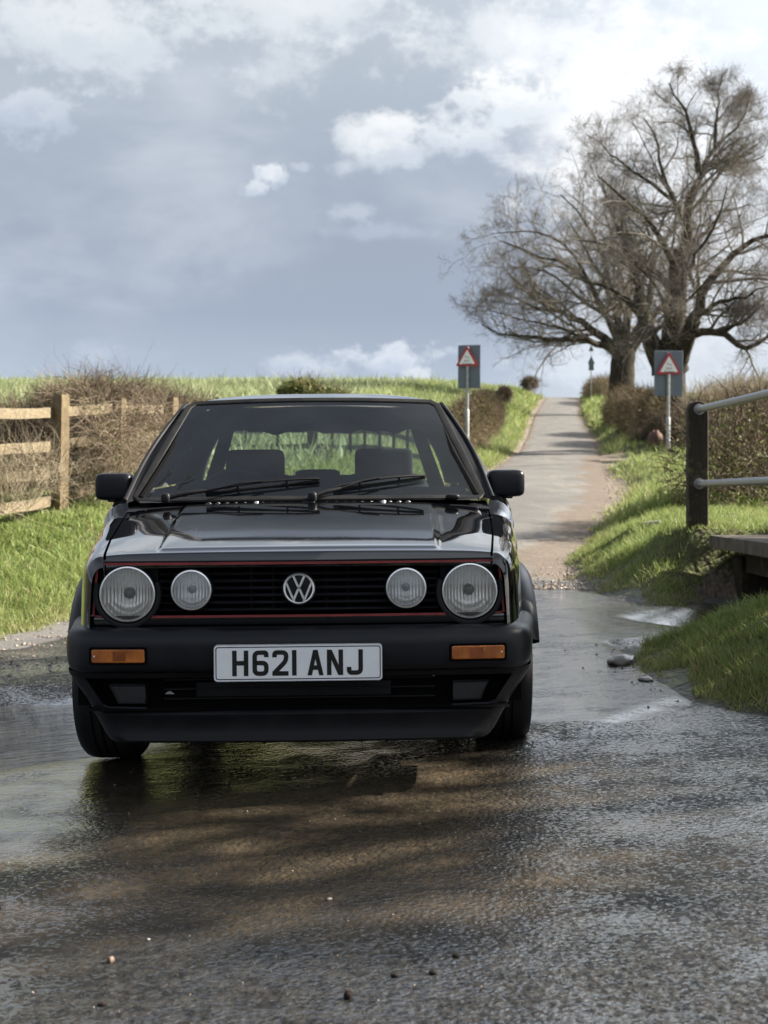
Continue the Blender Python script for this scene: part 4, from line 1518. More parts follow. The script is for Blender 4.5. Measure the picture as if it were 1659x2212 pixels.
tg = MB()
for (s0, s1, q0, q1) in ((-1, -0.87, 0, 1), (0.87, 1, 0, 1), (-0.87, 0.87, 0.86, 1), (-0.87, 0.87, 0, 0.06)):
    tg.grid([[tuple(rg(s, q)) for s in np.linspace(s0, s1, 12)] for q in np.linspace(q0, q1, 6)])
tg.grid([[(s * (0.69 + (0.02 if z < 0.8 else 0)), 3.73 + 0.20 * sst(0.94 - z, 0, 0.5) - 0.04 * s * s, z) for s in np.linspace(-1, 1, 15)] for z in np.linspace(0.935, 0.45, 10)])
tgo = tg.build('tailgate', M_PAINT, CAR, crease=40)
MB().grid([[tuple(rg(s, q)) for s in np.linspace(-0.87, 0.87, 16)] for q in np.linspace(0.06, 0.86, 8)]).build('rear_window', M_GLASS, tgo)
for sg in (-1, 1):
    MB().box((sg * 0.57, 3.90, 0.70), (0.24, 0.05, 0.16), 0.012).build('tail_lamp', M_SIGNRED, CAR)
pr, nr2 = plan_path(0.74, 0.0, 0.03, 0.12, 0.40, 0.79)
MB().grid([[(p[0] + n_[0] * o, 4.02 - (p[1] + n_[1] * o), z) for p, n_ in zip(pr, nr2)] for o, z in prof]).build('rear_bumper', M_PLASTIC, CAR)
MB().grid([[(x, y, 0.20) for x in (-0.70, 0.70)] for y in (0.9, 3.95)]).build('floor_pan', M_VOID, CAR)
MB().box((0, 0.95, 0.195), (1.02, 1.3, 0.10), 0.03).build('undertray_baffle', M_VOID, CAR)  # widened and lowered to keep the reflection under the car dark
MB().box((0, 3.25, 0.20), (1.10, 0.16, 0.16), 0.04).build('rear_axle_baffle', M_VOID, CAR)  # beam added to block light passing beneath the car
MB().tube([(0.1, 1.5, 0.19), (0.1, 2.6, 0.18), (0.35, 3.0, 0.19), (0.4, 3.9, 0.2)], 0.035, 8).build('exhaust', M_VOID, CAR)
MB().grid([[(x, 3.90, z) for x in (-0.7, 0.7)] for z in (0.12, 0.60)]).build('rear_valance_baffle', M_VOID, CAR)  # hung extra low to block green reflections from behind

# interior
MB().grid([[(x, y, z) for x in np.linspace(-0.66, 0.66, 13)] for y, z in ((1.11, 0.918), (1.20, 0.935), (1.40, 0.945), (1.55, 0.93), (1.60, 0.86), (1.60, 0.5))]).build('dashboard', M_CLOTH, CAR)
MB().grid([[(x, 1.16 + 0.30 * q, 0.936 + 0.03 * sin(pi * q) + (0.035 * sin(pi * q) if -0.52 < x < -0.16 else 0)) for x in np.linspace(-0.62, 0.62, 25)] for q in np.linspace(0, 1, 7)]).build('dash_top', M_CLOTH, CAR)
sw = MB()
R_ = Matrix.Rotation(radians(-65), 3, 'X')
cpts = []
for i in range(33):
    a = 2 * pi * i / 32
    p = R_ @ Vector((0.185 * cos(a), 0.185 * sin(a), 0)) + Vector((-0.335, 1.78, 0.865))
    cpts.append(tuple(p))
sw.tube(cpts, 0.014, 8, cap=False)
sw.superell((-0.335, 1.74, 0.855), (0.075, 0.03, 0.05), 0.6)
sw.build('steering_wheel', M_TRIM, CAR)
for sx in (-1, 1):
    se = bpy.data.objects.new('front_seat', None)
    COL.objects.link(se)
    se.parent = CAR
    se.location = (sx * 0.325, 2.45, 0)
    MB().superell((0, 0, 0.45), (0.26, 0.28, 0.09), 0.45).build('cushion', M_CLOTH, se)
    MB().superell((0, 0.25, 0.72), (0.245, 0.085, 0.30), 0.45, R=Matrix.Rotation(radians(-14), 3, 'X')).build('seat_back', M_CLOTH, se)
    MB().superell((0, 0.31, 1.033), (0.147, 0.055, 0.098), 0.22, 28, 16, R=Matrix.Rotation(radians(-8), 3, 'X')).build('headrest', M_CLOTH, se)
MB().superell((0, 3.15, 0.78), (0.58, 0.09, 0.22), 0.3, 28).build('rear_seat', M_CLOTH, CAR)
MB().superell((-0.02, 3.12, 0.985), (0.12, 0.05, 0.045), 0.4).build('rear_headrest', M_CLOTH, CAR)
MB().box((0, 3.45, 0.93), (1.24, 0.5, 0.02)).build('parcel_shelf', M_CLOTH, CAR)
MB().superell((-0.01, 1.80, 1.262), (0.115, 0.018, 0.034), 0.4).build('rear_view_mirror', M_TRIM, CAR)

# door mirrors
for sg in (-1, 1):
    mo = MB()
    rows = []
    mo.superell((sg * 0.792, 1.34, 0.978), (0.075, 0.056, 0.055), 0.38, 28, 16)
    mo.grid([[(sg * 0.70, 1.32, 0.935), (sg * 0.70, 1.42, 0.935), (sg * 0.70, 1.40, 1.0), (sg * 0.70, 1.33, 1.0)], [(sg * 0.755, 1.33, 0.922), (sg * 0.755, 1.39, 0.922), (sg * 0.755, 1.38, 0.99), (sg * 0.755, 1.33, 0.99)]], close_u=True)
    mo.box((sg * 0.765, 1.35, 0.923), (0.11, 0.07, 0.014), 0.005)
    mi = mo.build('door_mirror', M_PLASTIC, CAR, crease=60)
    MB().superell((sg * 0.795, 1.398, 0.978), (0.070, 0.004, 0.046), 0.3).build('mirror_glass', M_CHROME, mi)


# wipers
def wiper(px, s0, s1, qa, qb, nm):
    """pivot near the scuttle; blade from (s0,qa) to (s1,qb) on the glass"""
    nv = np.array([0, -0.53, 0.85])
    piv = np.array([px, 1.066, 0.930])
    wo_ = MB()
    wo_.superell(tuple(piv + np.array([0, -0.004, 0.006])), (0.018, 0.018, 0.020), 0.7)
    bl0, bl1 = wscr(s0, qa) + nv * 0.012, wscr(s1, qb) + nv * 0.012
    mid = (bl0 + bl1) / 2 + nv * 0.022
    el = piv + (mid - piv) * 0.42 + nv * 0.006
    wo_.tube([tuple(piv + nv * 0.008), tuple(piv + (mid - piv) * 0.2 + nv * 0.012), tuple(el)], [0.011, 0.0095, 0.0065], 8)
    wo_.tube([tuple(el), tuple(piv + (mid - piv) * 0.75 + nv * 0.010), tuple(mid)], 0.0042, 6)
    b = wo_.build(nm, M_TRIM, CAR)
    bw = MB()
    n_ = 14
    line = [bl0 + (bl1 - bl0) * k / n_ for k in range(n_ + 1)]
    bw.tube([tuple(p - nv * 0.005) for p in line], 0.0060, 6)
    bw.tube([tuple(p + nv * (0.004 + 0.013 * sin(pi * k / n_) ** 0.8)) for k, p in enumerate(line)], 0.0052, 6)
    for k in (4, 10):
        bw.tube([tuple(line[k] - nv * 0.004), tuple(line[k] + nv * (0.004 + 0.011 * sin(pi * k / n_)))], 0.005, 5)
    bw.build('wiper_blade', M_RUBBER, b)


wiper(-0.550, -0.60, 0.06, 0.045, 0.150, 'wiper')
wiper(0.015, 0.14, 0.70, 0.065, 0.175, 'wiper')
MB().box((0.0, 1.055, 0.905), (0.06, 0.03, 0.03), 0.008).build('wiper_spindle_cover', M_TRIM, CAR)

# wheels
for (x, y, st_, zc_) in ((-0.694, 0.80, -3, 0.292), (0.705, 0.80, -3, 0.344), (-0.69, 3.275, 0, 0.30), (0.69, 3.275, 0, 0.33)):
    we = bpy.data.objects.new('wheel', None)
    COL.objects.link(we)
    we.parent = CAR
    we.location = (x, y, zc_)
    we.rotation_euler = (0, 0, radians(st_))
    sg = 1 if x > 0 else -1
    R0 = 0.292
    prof_t = [(0.19, -0.085), (0.215, -0.100), (0.245, -0.106), (0.270, -0.101), (0.284, -0.088), (0.2905, -0.070), (0.292, -0.05), (0.292, -0.036), (0.285, -0.034), (0.285, -0.028), (0.292, -0.026), (0.292, -0.006), (0.285, -0.004), (0.285, 0.004), (0.292, 0.006), (0.292, 0.026), (0.285, 0.028), (0.285, 0.034), (0.292, 0.036), (0.292, 0.05), (0.2905, 0.070), (0.284, 0.088), (0.270, 0.101), (0.245, 0.106), (0.215, 0.100), (0.19, 0.085)]
    MB().lathe(prof_t, 'x', 64).build('tyre', M_RUBBER, we, crease=30)
    rm = MB().lathe([(0.195, sg * 0.088), (0.185, sg * 0.092), (0.175, sg * 0.07), (0.16, sg * 0.04)], 'x', 48)
    for k in range(9):
        a = 2 * pi * k / 9
        rm.tube([(sg * 0.065, 0.05 * cos(a), 0.05 * sin(a)), (sg * 0.072, 0.12 * cos(a + 0.15), 0.12 * sin(a + 0.15)), (sg * 0.06, 0.178 * cos(a + 0.2), 0.178 * sin(a + 0.2))], 0.017, 6)
    rm.lathe([(0.0005, sg * 0.085), (0.045, sg * 0.082), (0.062, sg * 0.06)], 'x', 24)
    rm.lathe([(0.0005, -sg * 0.02), (0.18, -sg * 0.02), (0.19, -sg * 0.08)], 'x', 24)
    rm.build('rim', M_STEEL, we)


# ------------------------------------------------------------------ fences
def plank(name, a, b, h_, th, m, parent, sag=0.0, seed=0):
    """rail from a to b (world, parent at origin): a sawn board with slightly uneven edges"""
    rr = random.Random(seed)
    a, b = np.array(a), np.array(b)
    d = b - a
    nxy = np.array([-d[1], d[0], 0]) / np.hypot(d[0], d[1])
    rows = []
    for k in range(7):
        q = k / 6
        p = a + d * q + np.array([0, 0, -sag * 4 * q * (1 - q) + rr.uniform(-1, 1) * 0.004])
        hh = h_ * (1 + rr.uniform(-0.05, 0.05))
        rows.append([tuple(p + nxy * sx * th / 2 + np.array([0, 0, sz * hh / 2])) for sx, sz in ((-1, -1), (1, -1), (1, 1), (-1, 1))])
    g = MB().grid(rows, close_u=True)
    g.f.append((0, 1, 2, 3))
    g.f.append(tuple(len(rows) * 4 - 1 - i for i in range(4)))
    return g.build(name, m, parent, crease=25)


def post(name, p, h_, w_, m, parent, lean=(0, 0), rotz=0.0):
    rows = []
    c0, s0 = cos(rotz), sin(rotz)
    for q, k in ((-0.15, 1), (0.0, 1), (0.5, 0.97), (0.97, 0.95), (1.0, 0.8)):
        row = []
        for sx, sy in ((-1, -1), (1, -1), (1, 1), (-1, 1)):
            x, y = sx * w_ / 2 * k, sy * w_ / 2 * k
            row.append((p[0] + lean[0] * q + x * c0 - y * s0, p[1] + lean[1] * q + x * s0 + y * c0, p[2] + h_ * q))
        rows.append(row)
    g = MB().grid(rows, close_u=True)
    g.f.append(tuple(len(rows) * 4 - 4 + i for i in range(4)))
    return g.build(name, m, parent, crease=25)


def gz(x, y):
    return float(ground_z(np.array([float(x)]), np.array([float(y)]))[0])


FP = [(-3.86, 11.0), (-3.72, 12.7), (-3.42, 14.75), (-3.02, 16.0), (-2.63, 17.3)]
RAIL_V = [(886, 977, 1055, 1135), (888, 969, 1038, 1106), (890, 961, 1022, 1080), (883, 944, 994, 1040), (880, 940, 990, 1035)]
fence = empty('rail_fence', (0, 0, 0), 'weathered four-rail timber fence tangled in brambles at the grass verge', 'fence')
zrail = lambda i, k: H + (CY - RAIL_V[i][k]) / F * FP[i][1]
for i, (x, y) in enumerate(FP):
    z0 = gz(x, y)
    top = H + (CY - (852, 853, 853, 861, 859)[i]) / F * y
    post('post', (x, y, z0), top - z0, [0.11, 0.11, 0.13, 0.085, 0.11][i], M_POST, fence, (0.02, 0), -0.5)
for i in range(len(FP) - 1):
    (xa, ya), (xb, yb) = FP[i], FP[i + 1]
    for k in range(4):
        if i == 3 and k == 3:
            continue
        o = 0.055
        plank('rail', (xa - o, ya, zrail(i, k) + random.uniform(-.015, .015)), (xb - o - 0.02, yb, zrail(i + 1, k) + random.uniform(-.015, .015)), 0.105, 0.04, M_RAIL, fence, 0.01, i * 7 + k)

fence2 = empty('lane_fence', (0, 0, 0), 'farther post-and-rail fence seen through the car windows along the lane', 'fence')
FP2 = []
for u_, w_ in ((470, .06), (530, .06), (600, .06), (676, .20), (718, .06), (757, .06), (788, .06), (820, .06), (850, .06), (880, .06), (915, .07)):
    y_ = 25.6 + 1.3 * (u_ - 470) / 445
    x_ = (u_ - CX) / F * y_
    FP2.append((x_, y_, gz(x_, y_), w_))
for (x, y, z, w_) in FP2:
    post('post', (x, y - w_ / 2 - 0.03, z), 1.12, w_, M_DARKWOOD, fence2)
for i in range(len(FP2) - 1):
    (xa, ya, za, _), (xb, yb, zb, _) = FP2[i], FP2[i + 1]
    for k, hh in enumerate((0.86, 0.56, 0.26)):
        plank('rail', (xa, ya, za + hh), (xb, yb, zb + hh), 0.09, 0.035, M_OLDRAIL, fence2, 0.002, 60 + i * 3 + k)

# ------------------------------------------------------------------ footbridge with its rails
br = empty('footbridge', (2.3, 10.2, 0.5), 'concrete slab footbridge over the stream with a dark edge beam', 'footbridge')
bx = lambda y: 2.335 - 0.055 * (10.2 - y)
bz = lambda y: 0.535 + 0.03 * (10.2 - y)
rows = []
for y in np.linspace(10.15, 4.8, 14):
    x0 = bx(y) + 0.03
    rows.append([(x0 - 2.3, y - 10.2, bz(y) - 0.5 - 0.09), (x0 - 2.3, y - 10.2, bz(y) - 0.5 - 0.004), (x0 + 0.01 - 2.3, y - 10.2, bz(y) - 0.5), (x0 + 1.25 - 2.3, y - 10.2, bz(y) - 0.5), (x0 + 1.25 - 2.3, y - 10.2, bz(y) - 0.5 - 0.09)])
g = MB().grid(rows, close_u=True)
g.f.append((0, 1, 2, 3, 4))
g.build('deck', M_CONC, br, crease=30)
rows = []
for y in np.linspace(10.0, 5.0, 8):
    x0 = bx(y) + 0.25
    rows.append([(x0 - 2.3, y - 10.2, bz(y) - 0.5 - 0.26), (x0 - 2.3, y - 10.2, bz(y) - 0.5 - 0.092), (x0 + 0.12 - 2.3, y - 10.2, bz(y) - 0.5 - 0.092), (x0 + 0.12 - 2.3, y - 10.2, bz(y) - 0.5 - 0.26)])
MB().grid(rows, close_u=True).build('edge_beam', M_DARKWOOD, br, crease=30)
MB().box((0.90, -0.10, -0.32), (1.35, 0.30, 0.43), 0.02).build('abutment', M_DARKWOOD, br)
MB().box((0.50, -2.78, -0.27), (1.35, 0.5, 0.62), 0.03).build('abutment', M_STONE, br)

rail = empty('bridge_railing', (2.33, 10.42, 0.47), 'dark round-topped timber post carrying two grey pipe rails beside the bridge', 'railing')


def round_post(parent, dx_, dy_, base_z):
    rows = []
    w_, dpt = 0.148, 0.10
    outline = [(-w_ / 2, -0.25), (-w_ / 2, 0.955)] + [(-w_ / 2 * cos(a), 0.955 + 0.062 * sin(a)) for a in np.linspace(0.2, pi - 0.2, 11)] + [(w_ / 2, 0.955), (w_ / 2, -0.25)]
    g = MB()
    n = len(outline)
    for k, (yo, s) in enumerate(((-dpt / 2, 0.93), (-dpt / 2 + 0.008, 1.0), (dpt / 2 - 0.008, 1.0), (dpt / 2, 0.93))):
        rows.append([(dx_ + x * s, dy_ + yo, base_z + z * (1 if z < 0.9 else 1 - (1 - s) * 0.05)) for x, z in outline])
    g.grid(rows, close_u=True)
    g.f.append(tuple(range(n)))
    g.f.append(tuple(3 * n + i for i in reversed(range(n))))
    return g.build('post', M_DARKWOOD, parent, crease=40)


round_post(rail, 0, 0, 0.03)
round_post(rail, -0.32, -5.2, 0.15)
for z0, nm in ((0.985, 'top_rail'), (0.435, 'lower_rail')):
    a = np.array([0.005, -0.052, z0])
    pts = [a + np.array([0, -0.004, 0]), a + np.array([-0.004, -0.03, 0.0]), a + np.array([-0.10, -2.3, 0.012 if z0 > .9 else 0.055]), a + np.array([-0.31, -5.1, 0.10])]
    MB().tube([tuple(p) for p in pts], 0.0255, 14).build(nm, M_GALV, rail)
    MB().lathe([(0.0005, -0.006), (0.04, -0.006), (0.042, 0.004)], 'y', 18, (0.005, -0.054, z0)).build('flange', M_GALV, rail)


# ------------------------------------------------------------------ road signs
def text_obj(txt, size, parent, loc, m):
    cu = bpy.data.curves.new('lettering', 'FONT')
    cu.body = txt
    cu.size = size
    cu.align_x = 'CENTER'
    cu.align_y = 'CENTER'
    cu.materials.append(m)
    tmp = bpy.data.objects.new('lettering_curve', cu)
    COL.objects.link(tmp)
    me = bpy.data.meshes.new_from_object(tmp.evaluated_get(bpy.context.evaluated_depsgraph_get()))
    bpy.data.objects.remove(tmp)
    bpy.data.curves.remove(cu)
    o = bpy.data.objects.new('lettering', me)
    COL.objects.link(o)
    o.parent = parent
    o.location = loc
    o.rotation_euler = (radians(90), 0, 0)
    return o


def road_sign(label, u, v_base, d, board, tri, top_v, boff, toff, rot, lean=0.0):
    b = at(u, v_base, d)
    e = empty('road_sign', (b[0], b[1], b[2] - 0.1), label, 'road sign', 'warning signs before the ford', (0, radians(lean), radians(rot)))
    k = d / F
    ztop = H + (CY - top_v) * k - (b[2] - 0.1)
    wb, hb = board
    MB().lathe([(0.038, -0.3), (0.038, ztop - 0.05), (0.0005, ztop - 0.045)], 'z', 16).build('post', M_GALV, e)
    MB().lathe([(0.052, -0.3), (0.052, (ztop - hb) * 0.62), (0.039, (ztop - hb) * 0.64)], 'z', 16).build('post_sleeve', M_GALV, e)
    bo = MB()
    bo.box((boff, 0.062, ztop - hb / 2), (wb, 0.018, hb), 0.006)
    bd = bo.build('backboard', M_SIGNGREY, e, crease=20)
    for q in (0.25, 0.8):
        MB().box((0, 0.082, ztop - hb * q), (wb * 0.75, 0.02, 0.04), 0.004).build('bracket', M_SIGNGREY, bd)
    zt = ztop - toff

    def tri_loop(s, y, r):
        out = []
        hgt = s * 0.866
        cs = [(0, 0), (s / 2, -hgt), (-s / 2, -hgt)]
        cen = (0, -hgt * 2 / 3)
        for (cx_, cz_), a0 in zip(cs, (90, -30, 210)):
            ux, uz = cen[0] - cx_, cen[1] - cz_
            L = math.hypot(ux, uz)
            ccx, ccz = cx_ + ux / L * r * 2, cz_ + uz / L * r * 2
            for q in np.linspace(60, -60, 7):
                a = radians(a0 + q)
                out.append((ccx + r * cos(a), y, zt + ccz + r * sin(a)))
        return out
    lp = tri_loop(tri, -0.052, 0.02)[::-1]
    p = slab(lp, 0.006, 'triangle_plate', M_SIGNRED, e)
    cz_ = -tri * 0.866 * 2 / 3
    sc = 0.70
    lp2 = [(x * sc, y - 0.0035, zt + cz_ + (z - zt - cz_) * sc) for x, y, z in lp]
    slab(lp2, 0.002, 'white_field', M_SIGNWHITE, p)
    for txt, sz, dz_ in (('Try', 0.085, 0.05), ('your', 0.085, -0.035), ('brakes', 0.085, -0.115)):
        text_obj(txt, sz * tri / 0.6, p, (0, -0.0575, zt + cz_ + dz_ * tri / 0.6), M_INK)
    return e


road_sign('red triangle on grey board in front of the bare tree trunk, right of lane', 1443, 972, 33.5, (0.70, 1.09), 0.625, 757, 0.02, 0.03, 4, 0.3)
road_sign('red triangle on darker grey board standing before the brown mound, left of lane', 1009, 957, 35.5, (0.585, 1.10), 0.60, 745, 0.03, 0.02, -17, 0.3)

hs = at(1277, 850, 95)
e = empty('far_sign', (hs[0], hs[1], hs[2] - 0.5), 'small dark house-shaped sign on thin pale pole at the lane crest', 'sign')
k95 = 95 / F
MB().lathe([(0.035, 0), (0.035, 0.5 + 52 * k95), (0.0005, 0.5 + 52 * k95)], 'z', 10).build('pole', M_GALV, e)
z0 = 0.5 + 50 * k95
hs_ = [(-0.20, z0), (0.20, z0), (0.17, z0 + 0.10), (0.17, z0 + 0.42), (0.24, z0 + 0.47), (0.0, z0 + 1.0), (-0.24, z0 + 0.47), (-0.17, z0 + 0.42), (-0.17, z0 + 0.10)]
slab([(x, -0.05, z) for x, z in hs_][::-1], 0.03, 'panel', M_SIGNGREY, e)
slab([(x, -0.05, z) for x, z in ((-0.18, z0 + 1.30), (0.18, z0 + 1.30), (0.0, z0 + 1.72))][::-1], 0.03, 'finial', M_SIGNGREY, e)
MB().lathe([(0.02, z0), (0.02, z0 + 1.4)], 'z', 8).build('rod', M_GALV, e)


# ------------------------------------------------------------------ trees
def limb_world(path, d, K=10):
    """list of (u, v, depth offset) -> smooth polyline of K points"""
    P = np.array([at(u, v, d + o) for u, v, o in path])
    s = np.concatenate([[0], np.cumsum(np.linalg.norm(np.diff(P, axis=0), axis=1))])
    # Catmull-like: dense linear then smooth
    t = np.linspace(0, s[-1], 60)
    D = np.stack([np.interp(t, s, P[:, i]) for i in range(3)], 1)
    k = np.hanning(15)
    k /= k.sum()
    Dp = np.pad(D, ((7, 7), (0, 0)), mode='reflect', reflect_type='odd')
    D = np.stack([np.convolve(Dp[:, i], k, 'valid') for i in range(3)], 1)
    return D[np.linspace(0, 59, K).astype(int)]


def grow(P, R, n_child, t0, t1, frac, ang, up, wob, K, r_frac, rng, min_len=0.0):
    N, Kp, _ = P.shape
    seg = np.linalg.norm(np.diff(P, axis=1), axis=2)
    L = seg.sum(1)
    par = np.repeat(np.arange(N), n_child)
    t = t0 + (t1 - t0) * ((np.tile(np.arange(n_child), N) + rng.uniform(0, 1, N * n_child)) / n_child)
    f = t * (Kp - 1)
    i = np.clip(f.astype(int), 0, Kp - 2)
    w_ = (f - i)[:, None]
    start = P[par, i] * (1 - w_) + P[par, i + 1] * w_
    tan = nrm(P[par, i + 1] - P[par, i])
    r = (R[par, i] * (1 - w_[:, 0]) + R[par, i + 1] * w_[:, 0]) * r_frac
    rv = nrm(np.cross(tan, rng.normal(size=tan.shape)))
    a = np.radians(rng.normal(ang, 12, len(par)))[:, None]
    d = nrm(tan * np.cos(a) + rv * np.sin(a) + np.array([0, 0, up]))
    ln = L[par] * frac * (1.08 - 0.55 * t) * rng.uniform(0.55, 1.25, len(par))
    ln = np.maximum(ln, min_len)
    C = np.zeros((len(par), K, 3))
    C[:, 0] = start
    for k in range(1, K):
        C[:, k] = C[:, k - 1] + d * (ln / (K - 1))[:, None]
        d = nrm(d + rng.normal(size=d.shape) * wob + np.array([0, 0, up * 0.35]))
    RR = r[:, None] * np.linspace(1, 0.35, K)[None]
    return C, RR


def join(parts):
    vs, fs, o = [], [], 0
    for v, f in parts:
        vs.append(v)
        fs.append(f + o)
        o += len(v)
    return np.concatenate(vs), np.concatenate(fs)


def bare_tree(name, label, trunk, limbs, d, seed, counts, twig_r, group='bare trees beside the lane', spread=0.42):
    rng = np.random.default_rng(seed)
    e = empty(name, (0, 0, 0), label, 'tree', group)
    tr = []
    for path, r0, r1 in trunk:
        P = limb_world(path, d, 12)
        R = np.linspace(r0, r1, 12)
        R[0] *= 1.25
        P = P + rng.normal(size=P.shape) * 0.03 * r0
        tr.append(tubes(P[None], R[None], 12))
    v, f = join(tr)
    link_mesh('trunk', v, f, M_BARK, e)
    LP, LR = [], []
    for path, r0, r1 in limbs:
        if d < 60:
            path = [(u_, v_ + max(0, 420 - v_) * 0.17, o_) for u_, v_, o_ in path]
        P = limb_world(path, d, 10)
        P[1:-1] += rng.normal(size=P[1:-1].shape) * r0 * 0.35
        LP.append(P)
        LR.append(np.linspace(r0, r1, 10) * np.linspace(0.95, 0.70, 10))
    LP, LR = np.array(LP), np.array(LR)
    v, f = tubes(LP, LR, 8)
    link_mesh('limbs', v, f, M_BARK, e)
    c1, c2, c3, c4 = counts
    B1, R1 = grow(LP, LR, c1, 0.12, 1.0, spread, 46, 0.10, 0.17, 7, 0.48, rng)
    B2, R2 = grow(B1, R1, c2, 0.12, 1.0, 0.56, 50, 0.06, 0.24, 7, 0.5, rng)
    B3, R3 = grow(B2, R2, c3, 0.15, 1.0, 0.56, 52, 0.05, 0.28, 6, 0.55, rng, 0.35)
    R2 = np.maximum(R2, twig_r * 1.3)
    R3 = np.maximum(R3, twig_r)
    parts = [tubes(B1, np.maximum(R1, twig_r * 2), 5), tubes(B2, R2, 4), tubes(B3, R3, 3)]
    if c4:
        B4, R4 = grow(B3, R3, c4, 0.2, 1.0, 0.6, 48, 0.05, 0.26, 5, 0.7, rng, 0.25)
        parts.append(tubes(B4, np.maximum(R4, twig_r * 0.75), 3))
    v, f = join(parts)
    link_mesh('crown', v, f, M_TWIG, e)
    return e


# the nearer, taller tree behind the right-hand sign
bare_tree('bare_tree', 'tall bare tree with thick forked trunk directly behind the right-hand sign', [
    ([(1446, 985, 0), (1448, 900, 0), (1452, 800, 0), (1455, 720, 0), (1462, 620, 0), (1470, 540, 0)], 0.62, 0.26),
    ([(1435, 800, 0), (1405, 735, 0), (1395, 700, 0.5), (1380, 640, 1)], 0.36, 0.20),
    ([(1460, 790, 0), (1482, 735, -0.5), (1500, 690, -1)], 0.36, 0.22)],
    [
    ([(1470, 560, 0), (1478, 480, 0), (1495, 410, 0), (1512, 350, 0.5), (1545, 295, 1), (1590, 250, 1.5)], 0.22, 0.05),
    ([(1508, 360, 0), (1500, 310, -0.5), (1490, 250, -1), (1470, 180, -1), (1445, 130, -1)], 0.12, 0.03),
    ([(1512, 352, 0.5), (1560, 330, 1), (1610, 340, 2), (1650, 320, 2)], 0.12, 0.03),
    ([(1545, 297, 1), (1548, 230, 1), (1552, 170, 1), (1560, 120, 1)], 0.08, 0.02),
    ([(1480, 490, 0), (1450, 430, 1), (1430, 360, 1.5), (1420, 290, 2), (1390, 220, 2)], 0.13, 0.03),
    ([(1465, 600, 0), (1430, 520, -1), (1390, 460, -1.5), (1340, 420, -2), (1290, 370, -2.5)], 0.16, 0.03),
    ([(1450, 430, 1), (1410, 395, 1), (1365, 360, 1), (1315, 310, 1.5), (1280, 270, 1.5)], 0.08, 0.02),
    ([(1460, 640, 0), (1420, 590, 1), (1370, 560, 2), (1310, 530, 3), (1250, 520, 3)], 0.14, 0.03),
    ([(1470, 560, 0), (1520, 500, 1), (1570, 460, 2), (1620, 440, 2)], 0.13, 0.03),
    ([(1490, 700, -1), (1520, 630, -1), (1565, 565, -1), (1610, 530, -1), (1670, 500, -1.5), (1730, 480, -2)], 0.22, 0.05),
    ([(1500, 690, -1), (1545, 655, -2), (1600, 640, -3), (1660, 620, -3)], 0.12, 0.03),
    ([(1492, 725, -1), (1525, 712, -1.5), (1560, 716, -2), (1590, 745, -2), (1622, 766, -2), (1640, 745, -2), (1662, 715, -2), (1720, 690, -2)], 0.16, 0.05),
    ([(1560, 716, -2), (1600, 700, -2.5), (1650, 660, -3)], 0.07, 0.02),
    ([(1390, 690, 0.5), (1350, 640, 1), (1300, 620, 2), (1240, 600, 3)], 0.14, 0.03),
    ([(1380, 640, 1), (1360, 560, 1), (1330, 480, 2), (1320, 420, 2)], 0.14, 0.03),
    ([(1590, 250, 1.5), (1610, 210, 2), (1620, 170, 2)], 0.05, 0.02),
    ([(1400, 730, 0), (1440, 690, -2), (1490, 640, -3), (1530, 600, -4)], 0.11, 0.03),
    ([(1450, 700, 0), (1430, 640, -3), (1400, 600, -4), (1370, 570, -5)], 0.11, 0.03),
    ([(1462, 620, 0), (1500, 560, -3), (1540, 500, -4), (1570, 400, -4)], 0.12, 0.03),
], 46, 5, (11, 8, 7, 2), 0.0036, spread=0.56)

